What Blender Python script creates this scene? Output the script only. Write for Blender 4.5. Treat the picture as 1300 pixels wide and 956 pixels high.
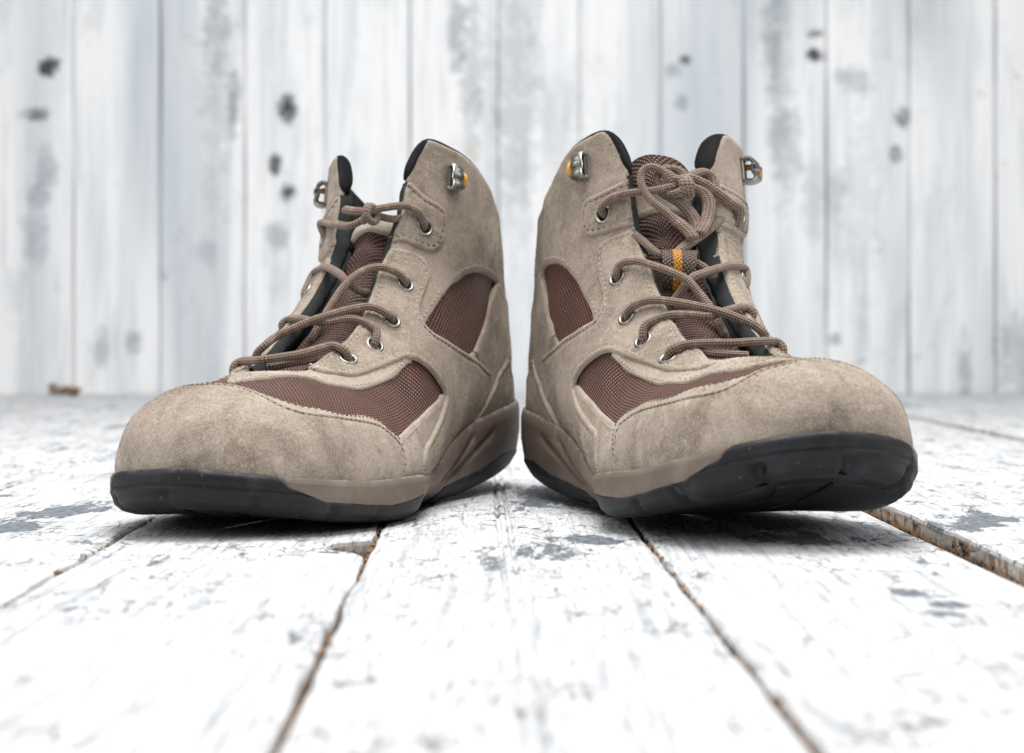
import bpy, bmesh, math, random
import numpy as np
from mathutils import Vector, Matrix
from mathutils.geometry import delaunay_2d_cdt
random.seed(7); RNG = np.random.RandomState(11)
for o in list(bpy.data.objects): bpy.data.objects.remove(o)
scene = bpy.context.scene
COL = scene.collection

# ---------------------------------------------------------------- camera
cam = bpy.data.cameras.new('camera'); cam_ob = bpy.data.objects.new('camera', cam); COL.objects.link(cam_ob)
cam_ob.location = (0, 0, 0.075); cam_ob.rotation_euler = (math.radians(90), 0, 0)
cam.lens = 72; cam.sensor_width = 36; cam.shift_y = -0.0446
cam.clip_start = 0.02; cam.clip_end = 50
cam.dof.use_dof = True; cam.dof.focus_distance = 0.81; cam.dof.aperture_fstop = 15.0
scene.camera = cam_ob

# ---------------------------------------------------------------- light: a big soft source overhead and a bright even surround
w = bpy.data.worlds.new('World'); scene.world = w; w.use_nodes = True
w.node_tree.nodes['Background'].inputs[0].default_value = (0.90, 0.95, 1.0, 1)
w.node_tree.nodes['Background'].inputs[1].default_value = 0.11
def area(name, loc, target, size, power, color=(1, 1, 1), size_y=None):
    l = bpy.data.lights.new(name, 'AREA'); l.energy = power; l.color = color; l.size = size
    if size_y: l.shape = 'RECTANGLE'; l.size_y = size_y
    o = bpy.data.objects.new(name, l); COL.objects.link(o); o.location = loc
    o.rotation_euler = (Vector(target)-Vector(loc)).to_track_quat('-Z', 'Y').to_euler()
    return o
area('softbox_overhead', (0.05, 1.05, 1.5), (0, .85, 0), 1.0, 27, (1, .985, .96), .8)
area('softbox_high_front', (-.1, .10, 1.45), (0, .85, .05), 1.0, 9, (1, .98, .95))
area('softbox_side', (-1.35, .55, .75), (-.1, .85, .06), .9, 7.5, (1, .985, .97))
area('softbox_side', (1.35, .55, .75), (.1, .85, .06), .9, 7.5, (1, .985, .97))
scene.view_settings.view_transform = 'Standard'; scene.view_settings.look = 'None'
scene.view_settings.gamma = 1; scene.view_settings.use_curve_mapping = False
scene.view_settings.exposure = 0.24
scene.cycles.max_bounces = 6; scene.cycles.diffuse_bounces = 4

# ---------------------------------------------------------------- material helpers
class NT:
    def __init__(s, name):
        s.m = bpy.data.materials.new(name); s.m.use_nodes = True; s.t = s.m.node_tree; s.n = s.t.nodes; s.l = s.t.links
        s.b = s.n['Principled BSDF']
    def new(s, typ, **kw):
        nd = s.n.new(typ)
        for k, v in kw.items(): setattr(nd, k, v)
        return nd
    def put(s, sock, v):
        if v is None: return
        if isinstance(v, bpy.types.NodeSocket): s.l.new(v, sock)
        elif isinstance(v, (tuple, list)) and len(v) == 3 and sock.type == 'RGBA': sock.default_value = (*v, 1)
        else: sock.default_value = v
    def math(s, op, a, b=None, c=None, clamp=False):
        nd = s.new('ShaderNodeMath', operation=op, use_clamp=clamp)
        for i, v in enumerate((a, b, c)): s.put(nd.inputs[i], v)
        return nd.outputs[0]
    def noise(s, vec, scale, detail=3, rough=.55, dist=0, out=0):
        nd = s.new('ShaderNodeTexNoise'); s.put(nd.inputs['Vector'], vec)
        nd.inputs['Scale'].default_value = scale; nd.inputs['Detail'].default_value = detail
        nd.inputs['Roughness'].default_value = rough; nd.inputs['Distortion'].default_value = dist
        return nd.outputs[out]
    def voro(s, vec, scale, feature='DISTANCE_TO_EDGE', rand=1.0):
        nd = s.new('ShaderNodeTexVoronoi', feature=feature); s.put(nd.inputs['Vector'], vec)
        nd.inputs['Scale'].default_value = scale; nd.inputs['Randomness'].default_value = rand
        return nd.outputs['Distance']
    def mapv(s, vec, scale=(1, 1, 1), loc=(0, 0, 0), rot=(0, 0, 0)):
        nd = s.new('ShaderNodeMapping'); s.put(nd.inputs[0], vec)
        nd.inputs['Location'].default_value = loc; nd.inputs['Rotation'].default_value = rot; nd.inputs['Scale'].default_value = scale
        return nd.outputs[0]
    def ramp(s, f, a, b, lo=0., hi=1.):
        nd = s.new('ShaderNodeMapRange', interpolation_type='SMOOTHSTEP'); s.put(nd.inputs[0], f)
        for i, v in enumerate((a, b, lo, hi)): nd.inputs[i+1].default_value = v
        return nd.outputs[0]
    def mix(s, f, a, b):
        nd = s.new('ShaderNodeMix', data_type='RGBA'); s.put(nd.inputs[0], f); s.put(nd.inputs[6], a); s.put(nd.inputs[7], b)
        return nd.outputs[2]
    def bump(s, h, strength=.5, dist=.001, normal=None):
        nd = s.new('ShaderNodeBump'); nd.inputs['Strength'].default_value = strength; nd.inputs['Distance'].default_value = dist
        s.put(nd.inputs['Height'], h); s.put(nd.inputs['Normal'], normal); return nd.outputs[0]
    def obj(s): return s.new('ShaderNodeTexCoord').outputs['Object']
    def uv(s): return s.new('ShaderNodeTexCoord').outputs['UV']
    def attr(s, name): return s.new('ShaderNodeAttribute', attribute_name=name).outputs['Fac']
    def sep(s, v): nd = s.new('ShaderNodeSeparateXYZ'); s.put(nd.inputs[0], v); return nd.outputs
    def comb(s, x=0., y=0., z=0.):
        nd = s.new('ShaderNodeCombineXYZ'); s.put(nd.inputs[0], x); s.put(nd.inputs[1], y); s.put(nd.inputs[2], z); return nd.outputs[0]
    def fin(s, color=None, rough=.6, spec=.5, metal=0., normal=None, sheen=0., sheen_tint=None):
        s.put(s.b.inputs['Base Color'], color); s.put(s.b.inputs['Roughness'], rough)
        s.put(s.b.inputs['Specular IOR Level'], spec); s.put(s.b.inputs['Metallic'], metal); s.put(s.b.inputs['Normal'], normal)
        s.b.inputs['Sheen Weight'].default_value = sheen; s.b.inputs['Sheen Roughness'].default_value = .45
        if sheen_tint: s.b.inputs['Sheen Tint'].default_value = (*sheen_tint, 1)
        return s.m
def mat_suede(name, base, dark, light):
    t = NT(name); p = t.obj()
    big = t.noise(p, 30, 4, .62, .6); mid = t.noise(p, 130, 5, .7, .4); pu = t.mapv(t.uv(), (500, 1700, 1), rot=(0, 0, .35))
    nap = t.noise(pu, 1.0, 3, .65); fine = t.noise(p, 1500, 3, .75)
    c = t.mix(t.ramp(big, .34, .60), dark, base)
    c = t.mix(t.math('MULTIPLY', t.ramp(mid, .52, .70), .60), c, light)
    c = t.mix(t.math('MULTIPLY', t.ramp(mid, .47, .30), .5), c, dark)
    c = t.mix(t.math('MULTIPLY', t.ramp(nap, .48, .72), .38), c, light)
    c = t.mix(t.math('MULTIPLY', t.ramp(fine, .52, .34), .55), c, dark)
    c = t.mix(t.math('MULTIPLY', t.ramp(fine, .54, .68), .40), c, light)
    st = t.noise(t.mapv(p, (1, 1, 1), (3., 1., 7.)), 55, 5, .68, .5); c = t.mix(t.math('MULTIPLY', t.ramp(st, .56, .70), .5), c, tuple(x*.62 for x in dark))
    spot = t.noise(p, 210, 1, .5)
    c = t.mix(t.math('MULTIPLY', t.ramp(spot, .755, .80), .55), c, (.07, .045, .032))
    c = t.mix(t.math('MULTIPLY', t.attr('edge'), .42), c, (.50, .43, .35))
    h = t.math('ADD', t.math('MULTIPLY', fine, .5), t.math('ADD', t.math('MULTIPLY', nap, .35), t.math('MULTIPLY', mid, 1.0)))
    return t.fin(c, .95, .12, 0, t.bump(h, .75, .0009), .35, (.9, .82, .74))
def mat_weave(name, dark, light, pitch=.0016, bump=1.0, tint=(.8, .55, .48), sheen=.1, spec=.5):
    t = NT(name); u = t.sep(t.mapv(t.uv(), rot=(0, 0, math.radians(38))))
    warp = t.noise(t.uv(), 180, 2, .5)
    k = 2*math.pi/pitch
    a = t.math('SINE', t.math('ADD', t.math('MULTIPLY', u[0], k), t.math('MULTIPLY', warp, 2.2)))
    b = t.math('SINE', t.math('ADD', t.math('MULTIPLY', u[1], k*.92), t.math('MULTIPLY', warp, 1.5)))
    h = t.math('MULTIPLY', t.math('MULTIPLY_ADD', a, .5, .5), t.math('MULTIPLY_ADD', b, .5, .5))
    fil = t.noise(t.mapv(t.uv(), (3000, 900, 1)), 1, 2, .6)
    c = t.mix(t.ramp(h, .20, .80), dark, light)
    c = t.mix(t.math('MULTIPLY', t.ramp(t.noise(t.obj(), 60, 3), .4, .7), .3), c, dark)
    return t.fin(c, t.math('MULTIPLY_ADD', fil, .25, .36), spec, 0, t.bump(t.math('ADD', h, t.math('MULTIPLY', fil, .25)), bump, .0008), sheen, tint)
def mat_lace(name, dark, base, light):
    t = NT(name); u = t.sep(t.uv())
    k = 2*math.pi/.0021
    a = t.math('SINE', t.math('ADD', t.math('MULTIPLY', u[0], k), t.math('MULTIPLY', u[1], 5*2*math.pi)))
    b = t.math('SINE', t.math('SUBTRACT', t.math('MULTIPLY', u[0], k), t.math('MULTIPLY', u[1], 5*2*math.pi)))
    h = t.math('MULTIPLY_ADD', t.math('MULTIPLY', a, b), .5, .5)
    n = t.noise(t.obj(), 320, 3, .6)
    c = t.mix(t.ramp(h, .1, .85), dark, base); c = t.mix(t.math('MULTIPLY', t.ramp(n, .5, .72), .5), c, light)
    return t.fin(c, .8, .25, 0, t.bump(h, .8, .0006), .35, (.9, .8, .72))
def mat_simple(name, c, rough=.6, spec=.4, metal=0., nscale=400, var=.25, bump=.25, dist=.0004, sheen=0.):
    t = NT(name); n = t.noise(t.obj(), nscale, 3, .6); n2 = t.noise(t.obj(), nscale*.12, 3, .6)
    col = t.mix(t.math('MULTIPLY', t.math('ADD', n, n2), var), c, tuple(x*.45 for x in c))
    r = t.math('MULTIPLY_ADD', n2, .2, rough-.1)
    return t.fin(col, r, spec, metal, t.bump(n, bump, dist), sheen)
def mat_rubber(name, c, dust):
    t = NT(name); p = t.obj(); n = t.noise(p, 900, 2, .6); n2 = t.noise(p, 45, 4, .62, .5); sp = t.noise(p, 700, 1, .4)
    col = t.mix(t.ramp(n2, .42, .74), c, dust)
    col = t.mix(t.math('MULTIPLY', t.ramp(sp, .74, .80), .25), col, (.32, .31, .30))
    sc = t.math('MULTIPLY', t.attr('edge'), t.ramp(t.noise(p, 160, 4, .7), .42, .66)); col = t.mix(t.math('MULTIPLY', sc, .6), col, tuple(min(.5, x*2.2+.10) for x in dust))
    scr = t.ramp(t.noise(t.mapv(p, (60, 60, 420)), 1., 4, .7), .62, .72); col = t.mix(t.math('MULTIPLY', scr, .35), col, tuple(x*1.8+.03 for x in dust))
    return t.fin(col, t.math('MULTIPLY_ADD', n2, .25, .46), .32, 0, t.bump(n, .3, .0003))
def mat_fibre(name, dark, base, light):
    t = NT(name); p = t.obj(); big = t.noise(p, 30, 4, .62, .6); mid = t.noise(p, 130, 3, .7, .4)
    c = t.mix(t.ramp(big, .34, .60), dark, base); c = t.mix(t.math('MULTIPLY', t.ramp(mid, .47, .30), .65), c, dark)
    c = t.mix(t.ramp(t.attr('edge'), .45, 1., 0., .85), c, light); c = t.mix(t.ramp(t.attr('edge'), .35, 0., 0., .6), c, dark)
    return t.fin(c, .9, .15, 0)
M = {
 'fibre': mat_fibre('suede_fibre', (.235, .184, .143), (.45, .378, .313), (.71, .63, .55)),
 'fibre_pale': mat_fibre('suede_fibre_pale', (.36, .30, .245), (.50, .43, .365), (.70, .63, .56)),
 'suede': mat_suede('suede_taupe', (.458, .386, .320), (.280, .222, .174), (.63, .552, .476)),
 'suede_pale': mat_suede('suede_pale', (.52, .45, .385), (.38, .315, .26), (.64, .57, .50)),
 'nylon': mat_weave('nylon_brown', (.030, .0090, .0058), (.48, .205, .138)),
 'nylon_tongue': mat_weave('nylon_tongue', (.034, .0115, .008), (.46, .215, .155), .0014),
 'lace': mat_lace('lace_cord', (.115, .078, .060), (.300, .222, .175), (.42, .335, .275)),
 'binding': mat_weave('binding_black', (.003, .003, .004), (.016, .017, .023), .0019, 1.0, (.6, .65, .8), .03, .18),
 'lining': mat_simple('lining_black', (.020, .020, .022), .85, .15, nscale=900, sheen=.2),
 'edge': mat_simple('facing_edge_foam', (.032, .036, .037), .85, .2, nscale=700, bump=.5),
 'thread': mat_simple('thread_cream', (.56, .48, .39), .75, .2, var=.15),
 'thread_dark': mat_simple('thread_brown', (.17, .115, .085), .75, .2, var=.15),
 'metal': mat_simple('gunmetal', (.34, .34, .31), .40, .5, .92, nscale=300, var=.25, bump=.1),
 'steel': mat_simple('nickel', (.36, .35, .325), .42, .5, 1.0, nscale=500, var=.18, bump=.1),
 'web_brown': mat_weave('webbing_brown', (.07, .045, .03), (.22, .15, .11), .0011),
 'web_orange': mat_weave('webbing_orange', (.55, .20, .01), (.90, .42, .02), .0011),
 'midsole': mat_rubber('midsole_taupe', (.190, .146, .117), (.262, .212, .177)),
 'outsole': mat_rubber('outsole_black', (.012, .0125, .015), (.034, .035, .040)),
}

# --- CORE START
CAM_H = 0.075
ST = [
 # P0x,  P0z,   P1x,  P1z,   yc,  half widths in mm at t = 0 .08 .22 .42 .62 .80 .93
 (.2990,.0200,.2989,.0210,.006,  .5,  .6,  .6,  .5,  .4,  .3,  .15),
 (0.297, 0.019, 0.2965, 0.038, 0.006, 15.7, 16.7, 17.2, 16.2, 14.35, 10.35, 5.35),
 (0.291, 0.0175, 0.2885, 0.047, 0.005, 26.7, 28.2, 28.7, 27.7, 25.35, 19.35, 11.35),
 (0.28, 0.016, 0.2765, 0.053, 0.004, 36.2, 37.7, 38.7, 37.2, 34.35, 27.35, 16.35),
 (0.264, 0.0145, 0.26, 0.0568, 0.003, 43.7, 45.2, 45.7, 44.2, 40.85, 32.35, 19.35),
 (0.242, 0.013, 0.2405, 0.0595, 0.002, 48.7, 50.2, 50.7, 48.7, 44.35, 34.35, 20.35),
 (.2170,.0130,.2210,.0620,.001, 52., 53.5,53.5,50.5,44., 33.5,19.5),
 (.1900,.0118,.2030,.0675,.000, 48.5,50.5,51.5,48.5,41.5,31., 18.5),
 (.1600,.0122,.1850,.0760,.000, 39.5,43.0,46.0,44.5,38.5,29., 17.5),
 (.1300,.0218,.1700,.0855,.000, 35.5,38.5,41.5,41.0,36.5,28., 17.),
 (0.1, 0.0298, 0.158, 0.0945, 0, 34.0, 36.2, 38.9, 38.4, 34.7, 28, 17),
 (0.07, 0.0345, 0.15, 0.1025, 0, 33.92, 35.4, 36.9, 36.9, 34.7, 28.5, 17.5),
 (0.042, 0.037, 0.144, 0.109, 0, 30.92, 33.4, 34.9, 35.9, 34.7, 29, 18),
 (0.022, 0.0385, 0.14, 0.1145, 0, 22.92, 28.4, 32.4, 34.9, 34.7, 29, 18),
 (0.01, 0.0395, 0.137, 0.119, 0, 8.92, 22.4, 30.4, 33.9, 34.7, 29.5, 18),
 (0.007, 0.049, 0.134, 0.1245, 0, 3, 19.4, 29.4, 33.4, 34.2, 29.5, 18.5),
 (0.008, 0.066, 0.1305, 0.132, 0, 1, 17.9, 28.4, 32.4, 33.7, 29.5, 18.5),
 (0.012, 0.086, 0.127, 0.141, 0, 1, 18.1, 28.1, 32.6, 33.3, 29, 18.5),
 (0.015, 0.107, 0.124, 0.1505, 0, 1, 17.1, 27.1, 31.8, 32.8, 28.5, 18),
 (0.017, 0.13, 0.121, 0.1605, 0, 1, 15.6, 25.1, 30.6, 32.3, 28.5, 18),
 (0.019, 0.153, 0.118, 0.171, 0, 1, 13.6, 22.1, 28.1, 30.8, 28, 18),
 (0.021, 0.172, 0.115, 0.181, 0, 1, 11.6, 19.1, 25.6, 29.3, 27.5, 18),
]
# rear slimmed, toe_slim
TT = np.array([0,.08,.22,.42,.62,.80,.93,1.0])

def _spline(K):
    """natural cubic spline through K (n,...) on integer knots; returns eval function of x in [0,n-1]"""
    K = np.asarray(K, float); n = len(K)
    A = np.zeros((n,n)); A[0,0]=A[-1,-1]=1
    for i in range(1,n-1): A[i,i-1]=1; A[i,i]=4; A[i,i+1]=1
    R = np.zeros_like(K); R[1:-1] = 6*(K[2:]-2*K[1:-1]+K[:-2])
    M = np.linalg.solve(A, R.reshape(n,-1)).reshape(K.shape)
    def ev(x):
        x = np.clip(np.asarray(x,float),0,n-1-1e-9); i = x.astype(int); f = x-i
        f = f.reshape(f.shape+(1,)*(K.ndim-1)); g = 1-f
        return g*K[i]+f*K[i+1]+((g**3-g)*M[i]+(f**3-f)*M[i+1])/6
    return ev

SHR = .0018          # leather is laid on top of this form
def _control():
    C = []
    for s in ST:
        p0 = np.array([s[0],s[1]]); p1 = np.array([s[2],s[3]-(.0024 if s[2] > .2 else .0012)*min(1,(s[3]-.02)/.02)]); w = np.array(list(s[5:])+[0.])/1000; w = np.maximum(w-SHR*np.minimum(w/.012,1),0)
        row = []
        for i in range(8):
            q = p0+TT[i]*(p1-p0); row.append((q[0], s[4]+w[i], q[1]))
        for i in range(6,-1,-1):
            q = p0+TT[i]*(p1-p0); row.append((q[0], s[4]-w[i], q[1]))
        C.append(row)
    return np.array(C)          # (22,15,3)
CTRL = _control(); NV = len(CTRL)
_sv = _spline(CTRL)
_n = 15
_A = np.zeros((_n,_n)); _A[0,0]=_A[-1,-1]=1
for _i in range(1,_n-1): _A[_i,_i-1]=1; _A[_i,_i]=4; _A[_i,_i+1]=1
_AI = np.linalg.inv(_A)
def surf(u, v):
    """u in [-1,1] (medial bottom .. top centre .. lateral bottom), v in [0,1] toe .. collar -> points"""
    u = np.asarray(u,float); v = np.asarray(v,float); sh = np.broadcast(u,v).shape
    u = np.broadcast_to(u,sh).ravel(); v = np.broadcast_to(v,sh).ravel()
    out = np.empty((len(u),3))
    for a in range(0,len(u),20000):
        K = _sv(v[a:a+20000]*(NV-1))                  # (m,15,3)
        R = np.zeros_like(K); R[:,1:-1] = 6*(K[:,2:]-2*K[:,1:-1]+K[:,:-2])
        M = np.einsum('ij,mjk->mik',_AI,R)
        x = np.clip((u[a:a+20000]+1)*7,0,14-1e-9); i = x.astype(int); f = (x-i)[:,None]; g = 1-f
        r = np.arange(len(i))
        out[a:a+20000] = g*K[r,i]+f*K[r,i+1]+((g**3-g)*M[r,i]+(f**3-f)*M[r,i+1])/6
    return out.reshape(sh+(3,))
def normal(u, v, e=2e-3):
    u = np.asarray(u,float); v = np.asarray(v,float)
    du = surf(np.clip(u+e,-1,1),v)-surf(np.clip(u-e,-1,1),v)
    dv = surf(u,np.clip(v+e,0,1))-surf(u,np.clip(v-e,0,1))
    n = np.cross(dv,du); n /= np.linalg.norm(n,axis=-1,keepdims=True)+1e-12
    return n
BOOTS = {'L': dict(side=-1, o=(-.016,1.02), yaw=21., pitch=0., px=.06, dz=.0005, bend=0., flare=.006, droop=.006),
         'R': dict(side=1, o=(.0268,.986), yaw=17.0, pitch=1.7, px=.07, dz=-.0006, bend=.0078, flare=.022, droop=.0)}
def deform(p, boot):
    """how the worn boot departs from the neutral form: toe bent up, outer flap spread, rocked back"""
    p = np.asarray(p, float); x = p[...,0]; y = p[...,1]; z = p[...,2]
    q = np.clip((x-.17)/.12,0,2); z = z+boot['bend']*q*q
    k = np.clip((z-.05)/.09,0,1); k = k*k*(3-2*k); t = np.clip(-y/.03,0,1.1)
    y = y-boot['flare']*k*t*(1.5-.5*np.minimum(t,1))
    z = z-boot['droop']*k*np.clip(-y/.02,0,1)
    a = math.radians(boot['pitch']); x = x-boot['px']
    return np.stack([x*math.cos(a)-z*math.sin(a)+boot['px'], y, x*math.sin(a)+z*math.cos(a)+boot['dz']],-1)
def place(p, boot):
    p = deform(p, boot); s = boot['side']; a = math.radians(boot['yaw'])
    f = (s*math.sin(a),-math.cos(a)); m = (-s*math.cos(a),-math.sin(a))
    return np.stack([boot['o'][0]+p[...,0]*f[0]+p[...,1]*m[0], boot['o'][1]+p[...,0]*f[1]+p[...,1]*m[1], p[...,2]],-1)
# --- CORE END

UVC = {'L': {
 'cap_outer': [(0.2786, 0.181), (0.2214, 0.1976), (0.1786, 0.2143), (0.0548, 0.184), (0.019, 0.1823), (-0.0515, 0.1698), (-0.1331, 0.1663), (-0.213, 0.1701), (-0.3053, 0.1851), (-0.3798, 0.2203), (-0.4272, 0.2602), (-0.4763, 0.2811), (-0.5266, 0.2883), (-0.5681, 0.2976), (-0.5995, 0.3004), (-0.6625, 0.2994), (-0.731, 0.2967), (-0.8001, 0.2902)],
 'cap_inner': [(0.2571, 0.1881), (0.1786, 0.2048), (0.0212, 0.1646), (-0.0759, 0.1619), (-0.1782, 0.1588), (-0.2769, 0.1607), (-0.359, 0.1829), (-0.4214, 0.2332), (-0.478, 0.2674), (-0.5546, 0.2854), (-0.6158, 0.2935), (-0.6899, 0.2928), (-0.7977, 0.2871)],
 'nylon_up': [(0.0252, 0.1868), (-0.047, 0.2151), (-0.0873, 0.2452), (-0.149, 0.2694), (-0.2214, 0.275), (-0.2915, 0.3022), (-0.3391, 0.3393), (-0.3732, 0.3776), (-0.3842, 0.4072), (-0.3964, 0.416), (-0.4609, 0.4255), (-0.5253, 0.4322), (-0.5859, 0.4315)],
 'nylon_low': [(-0.5859, 0.4315), (-0.5898, 0.4227), (-0.5595, 0.3872), (-0.5549, 0.3483), (-0.5747, 0.3065)],
 'quarter_front': [(-0.1007, 0.2957), (-0.1494, 0.2961), (-0.1973, 0.3059), (-0.2433, 0.3206), (-0.2873, 0.3473), (-0.3156, 0.3731), (-0.3463, 0.3989), (-0.3682, 0.4125), (-0.4059, 0.4231), (-0.4643, 0.4317), (-0.5331, 0.4372), (-0.5983, 0.4369), (-0.6279, 0.4221), (-0.6468, 0.4027), (-0.6572, 0.3798), (-0.6711, 0.3571)],
 'facing': [(-0.1007, 0.2957), (-0.1127, 0.3334), (-0.1215, 0.35), (-0.1368, 0.3744), (-0.137, 0.3986), (-0.1365, 0.4238), (-0.1234, 0.454), (-0.1078, 0.5053), (-0.0976, 0.5472), (-0.1008, 0.6022), (-0.0994, 0.6883), (-0.1095, 0.7555), (-0.1088, 0.7973), (-0.1152, 0.8225)],
 'collar': [(-0.1121, 0.8286), (-0.1357, 0.8755), (-0.1659, 0.9099), (-0.1854, 0.9165), (-0.2504, 0.9134), (-0.3267, 0.9114), (-0.3872, 0.9087), (-0.5105, 0.9004), (-0.6353, 0.8898)],
 'window': [(-0.3547, 0.4831), (-0.3433, 0.5229), (-0.3319, 0.5678), (-0.3341, 0.6267), (-0.3542, 0.6877), (-0.3965, 0.7245), (-0.4471, 0.7467), (-0.5169, 0.765), (-0.5849, 0.7776), (-0.5519, 0.7552), (-0.5105, 0.711), (-0.503, 0.6551), (-0.5359, 0.5818), (-0.5644, 0.544), (-0.5486, 0.5216), (-0.5012, 0.5075), (-0.4448, 0.4949), (-0.3956, 0.4838), (-0.3629, 0.481)],
 'tab_top': [(-0.128, 0.8217), (-0.1784, 0.8051), (-0.2297, 0.802), (-0.2595, 0.7924), (-0.2637, 0.7568), (-0.2521, 0.721), (-0.222, 0.6845), (-0.1707, 0.672), (-0.1291, 0.6642), (-0.1043, 0.641)],
 'quarter_top': [(-0.105, 0.6145), (-0.1616, 0.6336), (-0.207, 0.6389), (-0.2426, 0.6075), (-0.2648, 0.5599), (-0.2836, 0.5154), (-0.3073, 0.4887), (-0.347, 0.4811), (-0.3956, 0.4838), (-0.4448, 0.4949), (-0.5012, 0.5075), (-0.5486, 0.5216), (-0.5883, 0.535), (-0.6653, 0.5557)],
 'heel_edge': [(-0.6653, 0.5557), (-0.7448, 0.5267), (-0.9329, 0.4957)],
 'heel_line': [(-0.6596, 0.6688), (-0.6926, 0.5699), (-0.7784, 0.5224)],
 'strip_arc': [(-0.447, 0.7495), (-0.5171, 0.7688), (-0.6097, 0.7833), (-0.7214, 0.7881)],
}, 'R': {
 'cap_outer': [(0.2429, 0.1643), (0.1714, 0.1667), (0.1, 0.1762), (0.0171, 0.165), (-0.0473, 0.1535), (-0.1136, 0.1486), (-0.1731, 0.149), (-0.2297, 0.1534), (-0.2894, 0.1715), (-0.3371, 0.1979), (-0.3825, 0.2281), (-0.4145, 0.2737), (-0.467, 0.3016), (-0.5221, 0.3153), (-0.5581, 0.3169), (-0.6141, 0.3085), (-0.682, 0.2965), (-0.7854, 0.2812)],
 'cap_inner': [(0.1786, 0.169), (0.0691, 0.1686), (-0.0476, 0.1436), (-0.1089, 0.1416), (-0.1732, 0.1435), (-0.2987, 0.1434), (-0.361, 0.1593), (-0.402, 0.1955), (-0.4265, 0.2336), (-0.4661, 0.27), (-0.5223, 0.292), (-0.5804, 0.2975), (-0.644, 0.2924), (-0.7854, 0.2796)],
 'nylon_up': [(-0.0653, 0.1683), (-0.1401, 0.1797), (-0.1829, 0.2006), (-0.2159, 0.2226), (-0.2741, 0.2417), (-0.3112, 0.296), (-0.3487, 0.3507), (-0.3778, 0.3872), (-0.3876, 0.4082), (-0.3955, 0.4229), (-0.4497, 0.4416), (-0.5163, 0.4557), (-0.5971, 0.4581)],
 'nylon_low': [(-0.5971, 0.4581), (-0.589, 0.4327), (-0.5646, 0.4021), (-0.5456, 0.3661), (-0.5494, 0.3241)],
 'quarter_front': [(-0.1427, 0.252), (-0.182, 0.254), (-0.2085, 0.2711), (-0.2391, 0.3021), (-0.276, 0.3372), (-0.3116, 0.3702), (-0.3452, 0.3977), (-0.3739, 0.4199), (-0.411, 0.4369), (-0.4809, 0.4539), (-0.5505, 0.4632), (-0.6117, 0.4625), (-0.6392, 0.4435), (-0.6424, 0.4213), (-0.6277, 0.3944), (-0.6199, 0.3628)],
 'facing': [(-0.1349, 0.2541), (-0.1111, 0.3205), (-0.1194, 0.3402), (-0.1286, 0.3647), (-0.1258, 0.3856), (-0.1264, 0.4113), (-0.1192, 0.4446), (-0.1136, 0.481), (-0.1059, 0.5168), (-0.1034, 0.5797), (-0.1065, 0.6652), (-0.1035, 0.7369), (-0.1014, 0.789), (-0.1017, 0.8194)],
 'collar': [(-0.0985, 0.8271), (-0.1126, 0.8626), (-0.1334, 0.8955), (-0.1684, 0.9177), (-0.2242, 0.9168), (-0.2818, 0.9136), (-0.3469, 0.9073), (-0.4316, 0.8922), (-0.5254, 0.8833)],
 'window': [(-0.3711, 0.5102), (-0.3567, 0.5325), (-0.3465, 0.5627), (-0.3404, 0.6011), (-0.3361, 0.6563), (-0.3554, 0.7014), (-0.3854, 0.7321), (-0.4354, 0.7582), (-0.5165, 0.7827), (-0.5534, 0.7839), (-0.5349, 0.7566), (-0.5024, 0.715), (-0.493, 0.6411), (-0.5218, 0.5855), (-0.5331, 0.5597), (-0.5009, 0.548), (-0.4649, 0.5341), (-0.4291, 0.5199), (-0.3936, 0.511)],
 'tab_top': [(-0.1052, 0.8102), (-0.1484, 0.8073), (-0.1992, 0.806), (-0.2468, 0.8082), (-0.2715, 0.7979), (-0.2772, 0.7687), (-0.259, 0.7387), (-0.2082, 0.7175), (-0.1609, 0.7081), (-0.1139, 0.6966)],
 'quarter_top': [(-0.1101, 0.6823), (-0.1575, 0.6904), (-0.2015, 0.6974), (-0.2303, 0.6855), (-0.2553, 0.611), (-0.2793, 0.5458), (-0.3073, 0.5099), (-0.3575, 0.4983), (-0.3996, 0.5075), (-0.4334, 0.5177), (-0.4717, 0.5307), (-0.5081, 0.5446), (-0.5491, 0.5592), (-0.6063, 0.5871)],
 'heel_edge': [(-0.6063, 0.5871), (-0.6855, 0.5359), (-0.8487, 0.4845)],
 'heel_line': [(-0.6339, 0.6593), (-0.7013, 0.5565), (-0.7917, 0.5146)],
 'strip_arc': [(-0.4353, 0.7609), (-0.4996, 0.7809), (-0.5622, 0.7909), (-0.6045, 0.7931)],
}}
EYELETS = {'L': [(-0.1849, 0.7387), (-0.2002, 0.5239), (-0.2379, 0.443), (-0.2389, 0.3894), (-0.1895, 0.3456)], 'R': [(-0.1894, 0.7589), (-0.2127, 0.5375), (-0.2645, 0.4507), (-0.2601, 0.3969), (-0.2235, 0.3419)]}
HOOKS = {'L': [(-0.2803, 0.8609)], 'R': [(-0.2609, 0.8676)]}
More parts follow.
